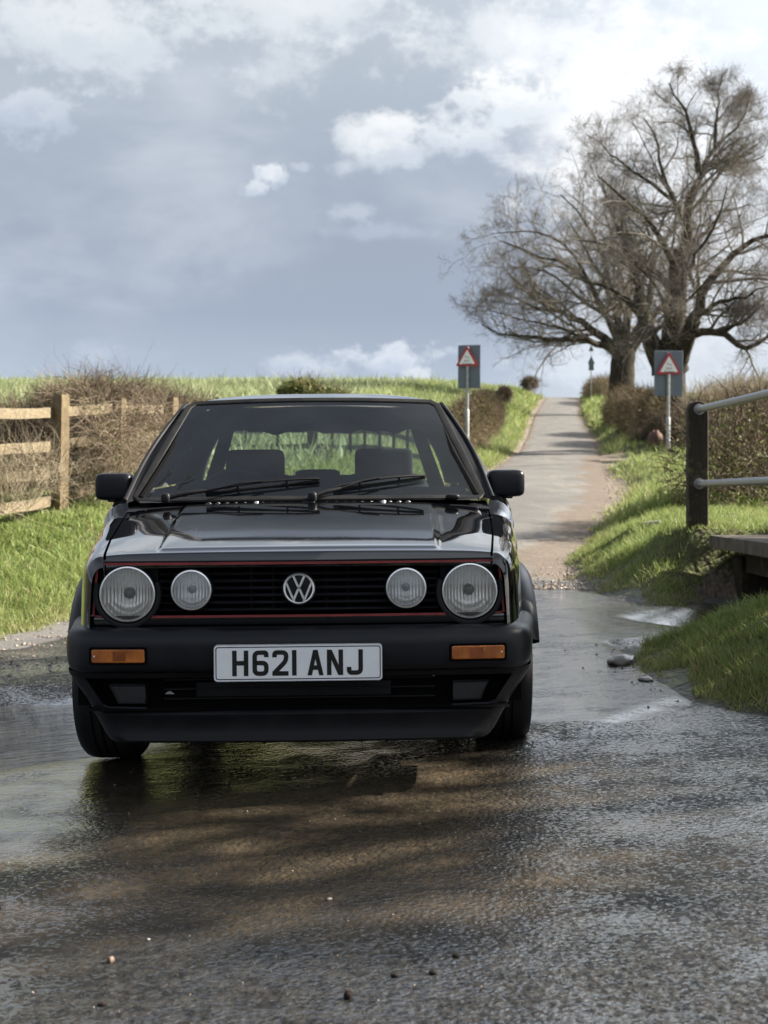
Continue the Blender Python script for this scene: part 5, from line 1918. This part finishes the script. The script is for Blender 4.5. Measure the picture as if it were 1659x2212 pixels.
# the farther one over the lane
bare_tree('bare_tree', 'broad bare tree leaning its low limbs over the lane beyond the hedge', [
    ([(1342, 905, 0), (1343, 850, 0), (1345, 790, 0), (1348, 755, 0)], 0.82, 0.66),
    ([(1340, 775, 0), (1325, 748, 0), (1308, 735, 0)], 0.42, 0.28),
    ([(1352, 765, 0), (1372, 735, 0), (1392, 690, 0)], 0.46, 0.30)],
    [
    ([(1335, 765, 0), (1305, 742, 0), (1275, 736, -1), (1230, 735, -2), (1185, 741, -2), (1150, 730, -3), (1110, 728, -3), (1070, 722, -3), (1040, 700, -3)], 0.26, 0.05),
    ([(1330, 755, 0), (1290, 720, 0), (1250, 690, 1), (1210, 672, 2), (1170, 640, 2), (1145, 600, 2), (1120, 560, 2)], 0.30, 0.05),
    ([(1210, 672, 2), (1160, 668, 2), (1110, 640, 3), (1060, 620, 3)], 0.12, 0.04),
    ([(1345, 755, 0), (1320, 690, 0), (1290, 640, -1), (1250, 590, -2), (1200, 560, -2), (1140, 545, -2), (1080, 520, -2)], 0.26, 0.05),
    ([(1290, 640, -1), (1240, 545, -1), (1180, 505, -1), (1120, 500, 0), (1060, 505, 0)], 0.14, 0.03),
    ([(1348, 755, 0), (1340, 680, 0), (1320, 600, 1), (1290, 520, 1), (1250, 460, 1), (1210, 420, 1)], 0.28, 0.05),
    ([(1350, 755, 0), (1362, 680, 0), (1360, 600, -1), (1345, 520, -2), (1320, 450, -2), (1300, 380, -2)], 0.28, 0.05),
    ([(1390, 690, 0), (1410, 620, 1), (1410, 540, 2), (1390, 460, 2), (1370, 400, 2)], 0.24, 0.05),
    ([(1385, 700, 0), (1430, 660, 0), (1470, 600, 0), (1500, 540, 0)], 0.20, 0.05),
    ([(1320, 690, 0), (1270, 660, 3), (1220, 610, 4), (1170, 580, 5), (1100, 580, 5)], 0.18, 0.04),
    ([(1340, 700, 0), (1300, 600, -4), (1270, 540, -5), (1230, 480, -6)], 0.18, 0.04),
    ([(1345, 730, 0), (1370, 650, 4), (1380, 560, 5), (1360, 480, 6)], 0.20, 0.04),
    ([(1275, 736, -1), (1230, 715, -2), (1180, 700, -3), (1120, 690, -4), (1050, 670, -4)], 0.12, 0.03),
], 80, 9, (12, 8, 6, 2), 0.0062, spread=0.60)


# ------------------------------------------------------------------ hedges, brambles, scrub
def in_blobs(blobs, n, rng, bottom=0.0):
    """points in a union of ellipsoids (x, y, z, rx, ry, rz), biased to the skin"""
    w_ = np.array([b[3] * b[4] * b[5] for b in blobs]) ** 0.75
    pick = rng.choice(len(blobs), n, p=w_ / w_.sum())
    B = np.array(blobs)[pick]
    d = nrm(rng.normal(size=(n, 3)))
    r = rng.uniform(0, 1, n) ** 0.40
    p = B[:, :3] + d * r[:, None] * B[:, 3:]
    return p, d, r


def thicket(name, label, cat, blobs, n_twig, ln, rad, m, n_leaf=0, leaf=(0.03, 0.05), leafm=None, seed=0, up=0.5, group=None, fan=0.7, tint=(0, 1), kind=None):
    rng = np.random.default_rng(seed)
    e = empty(name, (0, 0, 0), label, cat, group)
    if kind:
        e['kind'] = kind
    p, d, r = in_blobs(blobs, n_twig, rng)
    g0 = ground_z(p[:, 0], p[:, 1])
    p[:, 2] = np.maximum(p[:, 2], g0 + 0.02)
    dirs = nrm(d * fan + np.array([0, 0, up]) + rng.normal(size=d.shape) * 0.55)
    P, R = twigs(p, dirs, rng.uniform(ln[0], ln[1], n_twig), rng.uniform(rad[0], rad[1], n_twig), 5, 0.32, 0.06)
    P[:, :, 2] = np.maximum(P[:, :, 2], g0[:, None] + 0.005)
    v, f = tubes(P, R, 3)
    t = np.repeat(np.clip(tint[0] + (tint[1] - tint[0]) * rng.beta(1.6, 1.8, n_twig), 0, 1), 15)
    link_mesh('stems', v, f, m, e, True, {'tint': t})
    if n_leaf:
        p, d, r = in_blobs(blobs, n_leaf, rng)
        p[:, 2] = np.maximum(p[:, 2], ground_z(p[:, 0], p[:, 1]) + 0.02)
        dirs = nrm(rng.normal(size=(n_leaf, 3)) + d * 0.5)
        v, f, k = blades(p, dirs, rng.uniform(leaf[0], leaf[1], n_leaf), rng.uniform(leaf[0], leaf[1], n_leaf) * 0.8, rng.normal(size=(n_leaf, 3)) * 0.2, 2)
        link_mesh('leaves', v, f, leafm, e, False, {'tint': np.repeat(rng.uniform(0, 1, n_leaf), k)})
    return e


row_blobs_ = lambda spec: [(*at(u, v, d), ru / F * d, rd, rv / F * d) for (u, v, d, ru, rv, rd) in spec]
# brambles swallowing the fence on the left
def zb(x, y, h_):
    return (x, y, gz(x, y) + h_)


bl = []
for (u, v, d, ru, rv, rd) in ((205, 868, 18.0, 120, 42, 0.8), (90, 905, 18.4, 120, 34, 0.8), (300, 890, 19.2, 90, 40, 0.8), (200, 960, 17.6, 150, 60, 0.6), (320, 960, 18.5, 90, 60, 0.6), (60, 985, 17.8, 120, 60, 0.7), (380, 890, 20.0, 80, 30, 0.9), (300, 960, 17.9, 60, 75, 0.35)):
    p = at(u, v, d)
    bl.append((*p, ru / F * d, rd, rv / F * d))
thicket('bramble', 'tangle of brown brambles heaped over the weathered rail fence', 'brambles', bl, 15000, (0.12, 0.50), (0.0022, 0.0060), M_BRAMBLE, 9000, (0.012, 0.035), M_LEAF, 21, 0.12, fan=0.9, tint=(0.0, 0.85))
bl = []
for (u, v, d, ru, rv, rd) in ((215, 950, 15.15, 46, 40, 0.16), (230, 1020, 15.1, 60, 50, 0.18), (320, 1000, 16.2, 50, 50, 0.2), (180, 880, 15.3, 30, 18, 0.1), (250, 935, 15.6, 60, 60, 0.18), (315, 925, 16.4, 50, 60, 0.18), (40, 1000, 13.1, 50, 20, 0.12)):
    p = at(u, v, d)
    bl.append((p[0] + 0.12, p[1], p[2], ru / F * d, rd, rv / F * d))
thicket('bramble', 'sparser pale bramble stems trailing over the front of the fence rails', 'brambles', bl, 1700, (0.15, 0.6), (0.0018, 0.0045), M_BRAMBLE, 1200, (0.012, 0.03), M_LEAF, 61, 0.05, fan=0.5, tint=(0.3, 1.0))
thicket('bramble_canes', 'long bare arching canes rising out of the bramble heap against the sky', 'bramble canes', row_blobs_([(230, 855, 17.8, 110, 26, 0.6), (120, 890, 17.2, 80, 24, 0.5)]), 150, (0.35, 0.85), (0.0025, 0.004), M_BRAMBLE, 0, seed=63, up=0.1, fan=0.5, tint=(0.1, 0.8))
bl = []
for (u, v, d, ru, rv, rd) in ((60, 1040, 13.2, 90, 55, 0.35), (200, 1040, 15.2, 60, 60, 0.3), (20, 1080, 12.8, 60, 45, 0.3)):
    p = at(u, v, d)
    bl.append((*p, ru / F * d, rd, rv / F * d))
thicket('dry_stalks', 'pale dry stalks standing in the grass in front of the fence rails', 'dry stalks', bl, 900, (0.2, 0.5), (0.0015, 0.0035), M_PALE, 0, seed=22, up=1.1, fan=0.5)


def row_blobs(spec):
    out = []
    for (u, v, d, ru, rv, rd) in spec:
        p = at(u, v, d)
        out.append((*p, ru / F * d, rd, rv / F * d))
    return out


thicket('field_bush', 'leafy yellow-green bush behind the car roof at the field edge', 'bush', row_blobs([(650, 848, 34, 50, 30, 0.6), (700, 862, 34, 60, 26, 0.6)]), 900, (0.2, 0.5), (0.003, 0.006), M_HEDGE, 5000, (0.05, 0.11), M_LEAF, 23)
thicket('clipped_hedge', 'clipped brown hedge mound under the left-hand sign', 'hedge', row_blobs([(1030, 905, 39.5, 48, 55, 1.4), (990, 925, 37.5, 45, 50, 1.2), (1050, 890, 43, 38, 42, 1.6), (960, 945, 36, 40, 40, 1.0)]), 9000, (0.15, 0.45), (0.004, 0.008), M_HEDGE, 4500, (0.03, 0.06), M_LEAF, 24, fan=1.2, group='clipped hedges along the lane')
thicket('round_shrub', 'small dark round shrub between the hedge mound and the lane bank', 'shrub', row_blobs([(1090, 852, 62, 15, 15, 0.35)]), 1500, (0.1, 0.3), (0.006, 0.010), M_BRAMBLE, 900, (0.03, 0.07), M_DARKLEAF, 25, tint=(0, 0.45))
thicket('round_shrub', 'brown round shrub alone on the skyline left of the crest', 'shrub', row_blobs([(1144, 829, 100, 17, 13, 0.7)]), 1500, (0.15, 0.5), (0.009, 0.014), M_HEDGE, 500, (0.05, 0.10), M_LEAF, 26, tint=(0, 0.6))
thicket('clipped_hedge', 'long clipped brown hedge between the lane and the forked tree', 'hedge', row_blobs([(1385, 905, 50, 48, 62, 2.4), (1350, 890, 57, 40, 52, 3), (1408, 895, 46, 26, 50, 1.6)]), 12000, (0.2, 0.5), (0.005, 0.010), M_HEDGE, 5000, (0.04, 0.08), M_LEAF, 27, fan=1.2, group='clipped hedges along the lane')
thicket('clipped_hedge', 'small far hedge at the crest beside the broad tree trunk', 'hedge', row_blobs([(1300, 842, 98, 28, 26, 5), (1285, 845, 108, 18, 20, 4)]), 4000, (0.25, 0.7), (0.010, 0.016), M_HEDGE, 2000, (0.06, 0.12), M_LEAF, 28, fan=1.2, group='clipped hedges along the lane')
# the long hedge behind the railing
sp = []
for k in range(8):
    q = k / 7
    d = 16.0 + 5 * q
    x = 3.95 + 3.6 * q
    sp.append((x, d, gz(x, d) + 0.55, 0.75, 0.65, 0.78))
sp += [(4.9, 17.5, gz(4.9, 17.5) + 0.6, 0.9, 0.7, 0.80), (5.9, 17.4, gz(5.9, 17.4) + 0.5, 0.9, 0.7, 0.75)]
thicket('thorn_hedge', 'dense dark thorn hedge behind the pipe railing', 'hedge', sp, 16000, (0.12, 0.4), (0.003, 0.0065), M_BRAMBLE, 14000, (0.02, 0.045), M_LEAF, 29, fan=1.0, tint=(0, 0.75))
thicket('pale_scrub', 'pale straw-coloured bare scrub rising behind the thorn hedge', 'scrub', row_blobs([(1545, 880, 37, 50, 30, 1.0), (1610, 866, 38, 70, 30, 1.2), (1670, 874, 36, 60, 34, 1.0), (1515, 898, 37, 30, 30, 0.9)]), 7000, (0.25, 0.8), (0.003, 0.007), M_PALE, 3000, (0.03, 0.06), M_LEAF, 30, up=0.8)
thicket('ivy_bank', 'dark ivy and twigs around the forked trunk base beside the sign post', 'ivy', row_blobs([(1450, 935, 43, 55, 45, 0.9), (1400, 955, 44, 40, 25, 0.8), (1480, 930, 41, 40, 50, 0.8)]), 4000, (0.2, 0.6), (0.004, 0.008), M_BRAMBLE, 5000, (0.03, 0.07), M_DARKLEAF, 31, tint=(0, 0.5))

# ------------------------------------------------------------------ trees out of the frame that shade the ford
def shade_tree(name, label, base, h_, spread_, seed, leafy, r0=0.28, lean=(0, 0)):
    rng = np.random.default_rng(seed)
    e = empty(name, (0, 0, 0), label, 'tree', 'trees around the ford')
    z0 = gz(*base) - 0.2
    K = 10
    P = np.zeros((1, K, 3))
    for k in range(K):
        q = k / (K - 1)
        P[0, k] = (base[0] + lean[0] * q + rng.normal() * 0.06, base[1] + lean[1] * q + rng.normal() * 0.06, z0 + h_ * 0.85 * q)
    R = np.linspace(r0, r0 * 0.25, K)[None]
    v, f = tubes(P, R, 10)
    link_mesh('trunk', v, f, M_BARK, e)
    L1, Q1 = grow(P, R, 14, 0.22, 1.0, spread_, 62, 0.12, 0.14, 8, 0.45, rng)
    L2, Q2 = grow(L1, Q1, 8, 0.2, 1.0, 0.5, 48, 0.06, 0.2, 6, 0.5, rng)
    L3, Q3 = grow(L2, Q2, 7, 0.2, 1.0, 0.5, 45, 0.03, 0.2, 5, 0.55, rng)
    v, f = join([tubes(L1, Q1, 6), tubes(L2, np.maximum(Q2, 0.008), 4), tubes(L3, np.maximum(Q3, 0.005), 3)])
    link_mesh('crown', v, f, M_TWIG, e)
    if leafy:
        pts = L3.reshape(-1, 3)
        idx = rng.choice(len(pts), leafy)
        p = pts[idx] + rng.normal(size=(leafy, 3)) * 0.18
        v, f, k = blades(p, nrm(rng.normal(size=(leafy, 3))), rng.uniform(0.08, 0.17, leafy), rng.uniform(0.07, 0.13, leafy), rng.normal(size=(leafy, 3)) * 0.2, 2)
        link_mesh('foliage', v, f, M_DARKLEAF, e, False, {'tint': np.repeat(rng.uniform(0, 1, leafy), k)})
    return e


shade_tree('ivy_tree', 'ivy-clad tree over the stream upstream of the footbridge', (8.6, 9.6), 6.5, 0.40, 48, 22000)
shade_tree('ivy_tree', 'ivy-clad tree beside the near end of the footbridge', (9.2, 5.6), 7.0, 0.40, 41, 2600)
shade_tree('ivy_tree', 'ivy-clad tree right of where the photographer stands', (8.6, 1.6), 7.0, 0.40, 42, 5000)
thicket('reflection_hedge', 'unseen leafy hedge added behind the camera for dark reflections in the car', 'hedge', [(x_, -9.5 + 0.6 * math.sin(x_), 0.9 + 0.2 * math.sin(x_ * 1.7), 1.6, 1.0, 1.15 + 0.3 * math.sin(x_ * 2.3)) for x_ in np.arange(-16, 17, 1.6)], 3000, (0.3, 1.0), (0.006, 0.012), M_BRAMBLE, 26000, (0.10, 0.22), M_DARKLEAF, 60, tint=(0, 0.5))  # unseen hedge, added so the car front reflects something dark
thicket('shade_bush', 'unseen evergreen bush added right of the footbridge to shade the near bank', 'bush', [(7.6, 7.6, 2.4, 1.7, 1.9, 2.3), (7.8, 6.0, 2.0, 1.3, 1.2, 1.8), (7.3, 9.4, 1.6, 1.3, 1.2, 1.5)], 1500, (0.3, 0.9), (0.006, 0.012), M_BRAMBLE, 15000, (0.10, 0.20), M_DARKLEAF, 62)  # unseen bush, added to cast shade on the near bank
shade_tree('leaning_tree', 'bare tree leaning over the ford from the left bank', (-5.2, 7.6), 7.0, 0.5, 47, 0, 0.24, (2.2, -0.8))


# ------------------------------------------------------------------ grass
def grass_patch(name, label, n, sample, hgt, wid, seed, m=None, tint_f=None, lean=0.35, nseg=3, cat='grass'):
    rng = np.random.default_rng(seed)
    x, y = sample(rng, n)
    b, ins, dl, dr, dn = banks(x, y)
    z = ground_z(x, y)
    edge = np.maximum(ins, 0)
    keep = ins + (vnoise(x, y, 3.1, 8) - 0.5) * 0.45 + (vnoise(x, y, 9.0, 12) - 0.5) * 0.2 > 0.05
    keep &= rng.uniform(0, 1, len(x)) < 0.25 + 1.5 * vnoise(x, y, 1.6, 14) * vnoise(x, y, 5.5, 15) ** 0.5
    x, y, z, edge = x[keep], y[keep], z[keep], edge[keep]
    n = len(x)
    clump = vnoise(x, y, 2.2, 3) * 0.6 + vnoise(x, y, 6.5, 4) * 0.4
    big = vnoise(x, y, 0.8, 9)
    ln = rng.uniform(hgt[0], hgt[1], n) * (0.35 + 1.6 * clump ** 1.6 + 0.25 * big) * (0.45 + 0.55 * sst(edge, 0.0, 0.35))
    ln = ln * (1 - 0.5 * ((x < -2.5) & (np.abs(y - 14.5) < 3) & (x < -2.2 - 0.28 * np.maximum(17.3 - y, 0) + 0.9)))
    dirs = nrm(np.stack([rng.normal(size=n) * lean, rng.normal(size=n) * lean, np.ones(n)], 1))
    a = rng.uniform(0, 2 * pi, n)
    bend = np.stack([np.cos(a) * 0.45, np.sin(a) * 0.45, -0.15 * np.ones(n)], 1) * rng.uniform(0.2, 1.2, n)[:, None]
    base = np.stack([x, y, z - 0.01], 1)
    v, f, k = blades(base, dirs, ln, rng.uniform(wid[0], wid[1], n), bend, nseg)
    t = np.clip(0.16 + 0.42 * clump + 0.34 * big + rng.normal(size=n) * 0.17, 0.12, 1)
    dry = rng.uniform(0, 1, n) < (0.11 + 0.5 * (1 - sst(edge, 0.0, 0.45)) + 0.18 * sst(vnoise(x, y, 1.3, 21), 0.6, 0.8))
    t = np.where(dry, rng.uniform(0, 0.2, n), t)
    if tint_f:
        t = tint_f(x, y, t, rng)
    o = link_mesh(name, v, f, m or M_GRASS, None, True, {'tint': np.repeat(t, k)})
    tag(o, label, cat, kind='stuff')
    return o


def box_sampler(x0, x1, y0, y1, pw=1.0):
    return lambda rng, n: (rng.uniform(x0, x1, n), y0 + (y1 - y0) * rng.uniform(0, 1, n) ** pw)


def along(t0, t1, y0, y1, pw=1.6):
    def f(rng, n):
        y = y0 + (y1 - y0) * rng.uniform(0, 1, n) ** pw
        return xc(y) + rng.uniform(t0, t1, n), y
    return f


grass_patch('grass', 'lush spring grass on the verge below the fence', 125000, box_sampler(-4.6, -1.0, 7.8, 16.5), (0.07, 0.17), (0.005, 0.010), 51)
grass_patch('grass', 'grass of the bank beside the footbridge and post', 110000, box_sampler(1.5, 5.5, 9.1, 16.0, 1.4), (0.04, 0.11), (0.004, 0.008), 52)
grass_patch('grass', 'shaded grass mound at the near end of the footbridge', 110000, box_sampler(1.05, 3.4, 4.7, 7.6), (0.03, 0.085), (0.003, 0.006), 53)
grass_patch('grass', 'grass along the right side of the lane', 80000, along(0.4, 9.0, 16, 60), (0.10, 0.26), (0.010, 0.022), 54)
grass_patch('grass', 'grass along the left side of the lane', 80000, along(-5.5, -0.7, 12, 60), (0.10, 0.26), (0.010, 0.022), 55)
grass_patch('grass', 'far grass banks of the lane up to the crest', 50000, lambda rng, n: (lambda y: (xc(y) + rng.choice([-1, 1], n) * rng.uniform(1.1, 9, n), y))(60 + 70 * rng.uniform(0, 1, n) ** 1.2), (0.15, 0.4), (0.03, 0.07), 56)


def field(rng, n):
    y = 20 + 115 * rng.uniform(0, 1, n) ** 1.3
    x = xc(y) - 3.5 - rng.uniform(0, 1, n) ** 0.9 * (6 + 0.42 * y)
    ok = x > -0.31 * y - 2
    return x[ok], y[ok]


grass_patch('crop', 'pale green crop covering the rising field', 120000, field, (0.16, 0.50), (0.03, 0.07), 57, M_CROP, lean=0.25, cat='crop')
grass_patch('crop', 'taller crop stalks sticking out of the field skyline', 2500, field, (0.5, 0.9), (0.04, 0.08), 58, M_CROP, lean=0.2, cat='crop')


# ------------------------------------------------------------------ loose stones and sticks
def stone(name, label, x, y, r, m, seed, cat='stone', flat=0.7, sink=0.35, group=None):
    rng = np.random.default_rng(seed)
    g = MB()
    rows = []
    o1, o2 = rng.uniform(0, 6, 3), rng.uniform(0, 6, 3)
    for i in range(19):
        ph = -pi / 2 + pi * i / 18
        rows.append([(r[0] * cos(ph) * cos(th), r[1] * cos(ph) * sin(th), r[2] * sin(ph)) for th in np.linspace(0, 2 * pi, 29)[:-1]])
    g.grid(rows, close_u=True)
    k = []
    for p in g.v:
        q = np.array(p) / np.array(r)
        k.append(1 + 0.16 * sin(2.1 * q[0] + o1[0]) * sin(2.3 * q[1] + o1[1]) + 0.10 * sin(4.3 * q[0] + o2[0]) * sin(4.7 * q[1] + o2[1]) * cos(3 * q[2] + o2[2]) + 0.05 * sin(9 * q[0] + 7 * q[1] + o1[2]))
    g.v = [(p[0] * a, p[1] * a, p[2] * a) for p, a in zip(g.v, k)]
    o = g.build(name, m, None, crease=80)
    b = max(float(surf(np.array([x]), np.array([y]))[0]) + 0.004, gz(x, y))
    o.location = (x, y, b + r[2] * (1 - sink))
    o.rotation_euler = (0, 0, rng.uniform(0, 6))
    return tag(o, label, cat, group)


def on_ground(u, v):
    dd = np.linspace(2.0, 40, 6000)
    xx = (u - CX) / F * dd
    zz = np.maximum(surf(xx, dd) + 0.004, ground_z(xx, dd))
    i_ = int(np.argmax(H + (CY - v) / F * dd <= zz))
    return xx[i_], dd[i_]


M_TAN = mat('tan_pebble', (0.4, 0.26, 0.17), 0.6, fn=mottled((0.15, 0.10, 0.07), (0.085, 0.056, 0.04), 60, (0.5, 0.7)))
M_DARKPEB = mat('dark_pebble', (0.03, 0.024, 0.022), 0.9, spec=0.1, fn=mottled((0.028, 0.021, 0.019), (0.012, 0.010, 0.009), 60, (0.85, 0.95), 0.6, 200))
M_WHITEPEB = mat('white_pebble', (0.7, 0.68, 0.62), 0.5, fn=mottled((0.42, 0.40, 0.36), (0.30, 0.28, 0.25), 60, (0.4, 0.6)))
M_STRAW = mat('straw', (0.5, 0.4, 0.24), 0.7, fn=mottled((0.55, 0.45, 0.28), (0.4, 0.31, 0.18), 30, (0.6, 0.8)))
x, y = on_ground(239, 2080)
stone('pebble', 'round tan pebble on the wet tarmac at lower left', x, y, (0.0085, 0.008, 0.008), M_TAN, 1, 'pebble')
x, y = on_ground(752, 2157)
stone('pebble', 'largest dark pebble on the wet tarmac below the car', x, y, (0.0100, 0.009, 0.009), M_DARKPEB, 2, 'pebble')
for (u, v, s_, m, lab) in ((712, 1945, 0.0055, M_WHITEPEB, 'white stone chip on the wet tarmac in front of the plate'), (321, 2032, 0.0035, M_WHITEPEB, 'tiny white chip near the tan pebble'), (935, 2105, 0.007, M_DARKPEB, 'small dark pebble right of the largest dark one'), (985, 2068, 0.006, M_DARKPEB, 'dark pebble farthest right of the scattered grit'), (852, 2110, 0.006, M_DARKPEB, 'dark pebble just right of and above the largest dark one'), (222, 2172, 0.0065, M_DARKPEB, 'flat dark pebble below the tan pebble')):
    x, y = on_ground(u, v)
    stone('pebble', lab, x, y, (s_ * 1.3, s_, s_ * 0.6), m, int(u), 'pebble')
x, y = on_ground(1345, 1432)
stone('kerb_stone', 'pale wet boulder at the tip of the grass mound by the ford', x, y, (0.062, 0.10, 0.03), M_WETSTONE, 5, 'boulder', sink=0.7)
x, y = on_ground(1395, 1470)
stone('kerb_stone', 'low dark wet boulder just in front of the pale one', x, y, (0.032, 0.035, 0.012), M_WETSTONE, 6, 'boulder', sink=0.6)
p = (2.02, 7.35)
stone('abutment_stone', 'mossy stone block under the bridge edge on the near bank', p[0], p[1], (0.10, 0.16, 0.15), M_STONE, 8, 'stone', sink=0.45)
stone('log', 'reddish broken stump in the dark gap at the hedge end', *at(1415, 945, 42)[:2], (0.24, 0.2, 0.36), mat('red_wood', (0.2, 0.09, 0.06), 0.8, fn=mottled((0.17, 0.09, 0.065), (0.08, 0.045, 0.035), 6, (0.7, 0.9), 0.6, 12, bdist=0.03)), 9, 'stump', sink=0.5)


def stick(label, pts, r, m):
    P3 = []
    for (u, v) in pts:
        x, y = on_ground(u, v)
        P3.append((x, y, max(gz(x, y), float(surf(np.array([x]), np.array([y]))[0])) + r + 0.004))
    o = MB().tube(P3, [r * (1 - 0.4 * i / (len(P3) - 1)) for i in range(len(P3))], 7).build('stick', m, None)
    return tag(o, label, 'stick')


stick('curved straw-coloured stick at the edge of the verge beside the car', [(45, 1293), (75, 1308), (105, 1316), (135, 1317)], 0.009, M_STRAW)
stick('short pale stick on the muddy gravel right of the mirror', [(1393, 1138), (1410, 1135), (1426, 1133)], 0.02, M_WHITEPEB)


def gravel(name, label, n, sample, size, seed, m, keepf):
    rng = np.random.default_rng(seed)
    x, y = sample(rng, n)
    k = keepf(x, y, rng)
    x, y = x[k], y[k]
    z = np.maximum(ground_z(x, y), surf(x, y) + 0.004)
    n = len(x)
    r = size[0] + (size[1] - size[0]) * rng.uniform(0, 1, n) ** 3
    oct_ = np.array([(1, 0, 0), (0, 1, 0), (-1, 0, 0), (0, -1, 0), (0.1, 0, 1), (0, 0.1, -1)])
    a = rng.uniform(0, 2 * pi, n)
    P = oct_[None] * rng.uniform(0.6, 1.3, (n, 6, 1)) * np.array([1, 0.8, 0.6])
    c_, s_ = np.cos(a)[:, None], np.sin(a)[:, None]
    P = np.stack([P[:, :, 0] * c_ - P[:, :, 1] * s_, P[:, :, 0] * s_ + P[:, :, 1] * c_, P[:, :, 2]], -1) * r[:, None, None]
    P = P + np.stack([x, y, z + r * 0.2], -1)[:, None]
    tri = np.array([(0, 1, 4), (1, 2, 4), (2, 3, 4), (3, 0, 4), (1, 0, 5), (2, 1, 5), (3, 2, 5), (0, 3, 5)])
    f = (np.arange(n) * 6)[:, None, None] + tri[None]
    o = link_mesh(name, P.reshape(-1, 3), f.reshape(-1, 3), m, None, False, {'tint': np.repeat(rng.uniform(0, 1, n), 6)})
    return tag(o, label, 'gravel', kind='stuff')


def grav_fn(t, b):
    t.put(b.inputs['Base Color'], t.ramp(t.attr('tint'), [(0, (0.07, 0.055, 0.045)), (0.5, (0.22, 0.17, 0.13)), (0.9, (0.30, 0.245, 0.195)), (1, (0.36, 0.33, 0.29))]))
    b.inputs['Roughness'].default_value = 0.75


M_GRAVEL = mat('gravel_stones', fn=grav_fn)
inb = lambda x, y: np.maximum(np.maximum(sdist(x, y, POLY_LEFT), sdist(x, y, POLY_RIGHT)), sdist(x, y, POLY_NEAR))
gravel('gravel', 'loose stones and mud crumbs on the shoulder right of the lane', 14000, along(-0.3, 3.0, 10.6, 34, 1.9), (0.004, 0.022), 71, M_GRAVEL,
       lambda x, y, rng: (inb(x, y) < 0.12) & (x - xc(y) > 0.45 + 0.4 * rng.normal(size=len(x))))
gravel('gravel', 'loose stones along the muddy verge left of the ford', 5000, box_sampler(-4.5, -1.0, 7.0, 12.5), (0.004, 0.02), 72, M_GRAVEL,
       lambda x, y, rng: (inb(x, y) < 0.15) & (inb(x, y) > -1.0 + 0.5 * rng.normal(size=len(x))))
gravel('gravel', 'mud crumbs washed up round the foot of the grass mound', 2200, box_sampler(0.9, 3.2, 4.6, 8.0), (0.002, 0.010), 73, M_GRAVEL,
       lambda x, y, rng: (inb(x, y) < 0.10) & (inb(x, y) > -0.30 * rng.uniform(0, 1, len(x)) ** 2))
gravel('gravel', 'fine grit washed over the wet tarmac in front of the car', 2600, lambda rng, n: (lambda y: (rng.uniform(-0.3, 0.3, n) * y, y))(2.4 + 3.0 * rng.uniform(0, 1, n)), (0.0008, 0.0042), 74, M_GRAVEL,
       lambda x, y, rng: (inb(x, y) < -0.02) & (rng.uniform(0, 1, len(x)) < 0.10 + 0.6 * vnoise(x, y, 2.2, 44)))
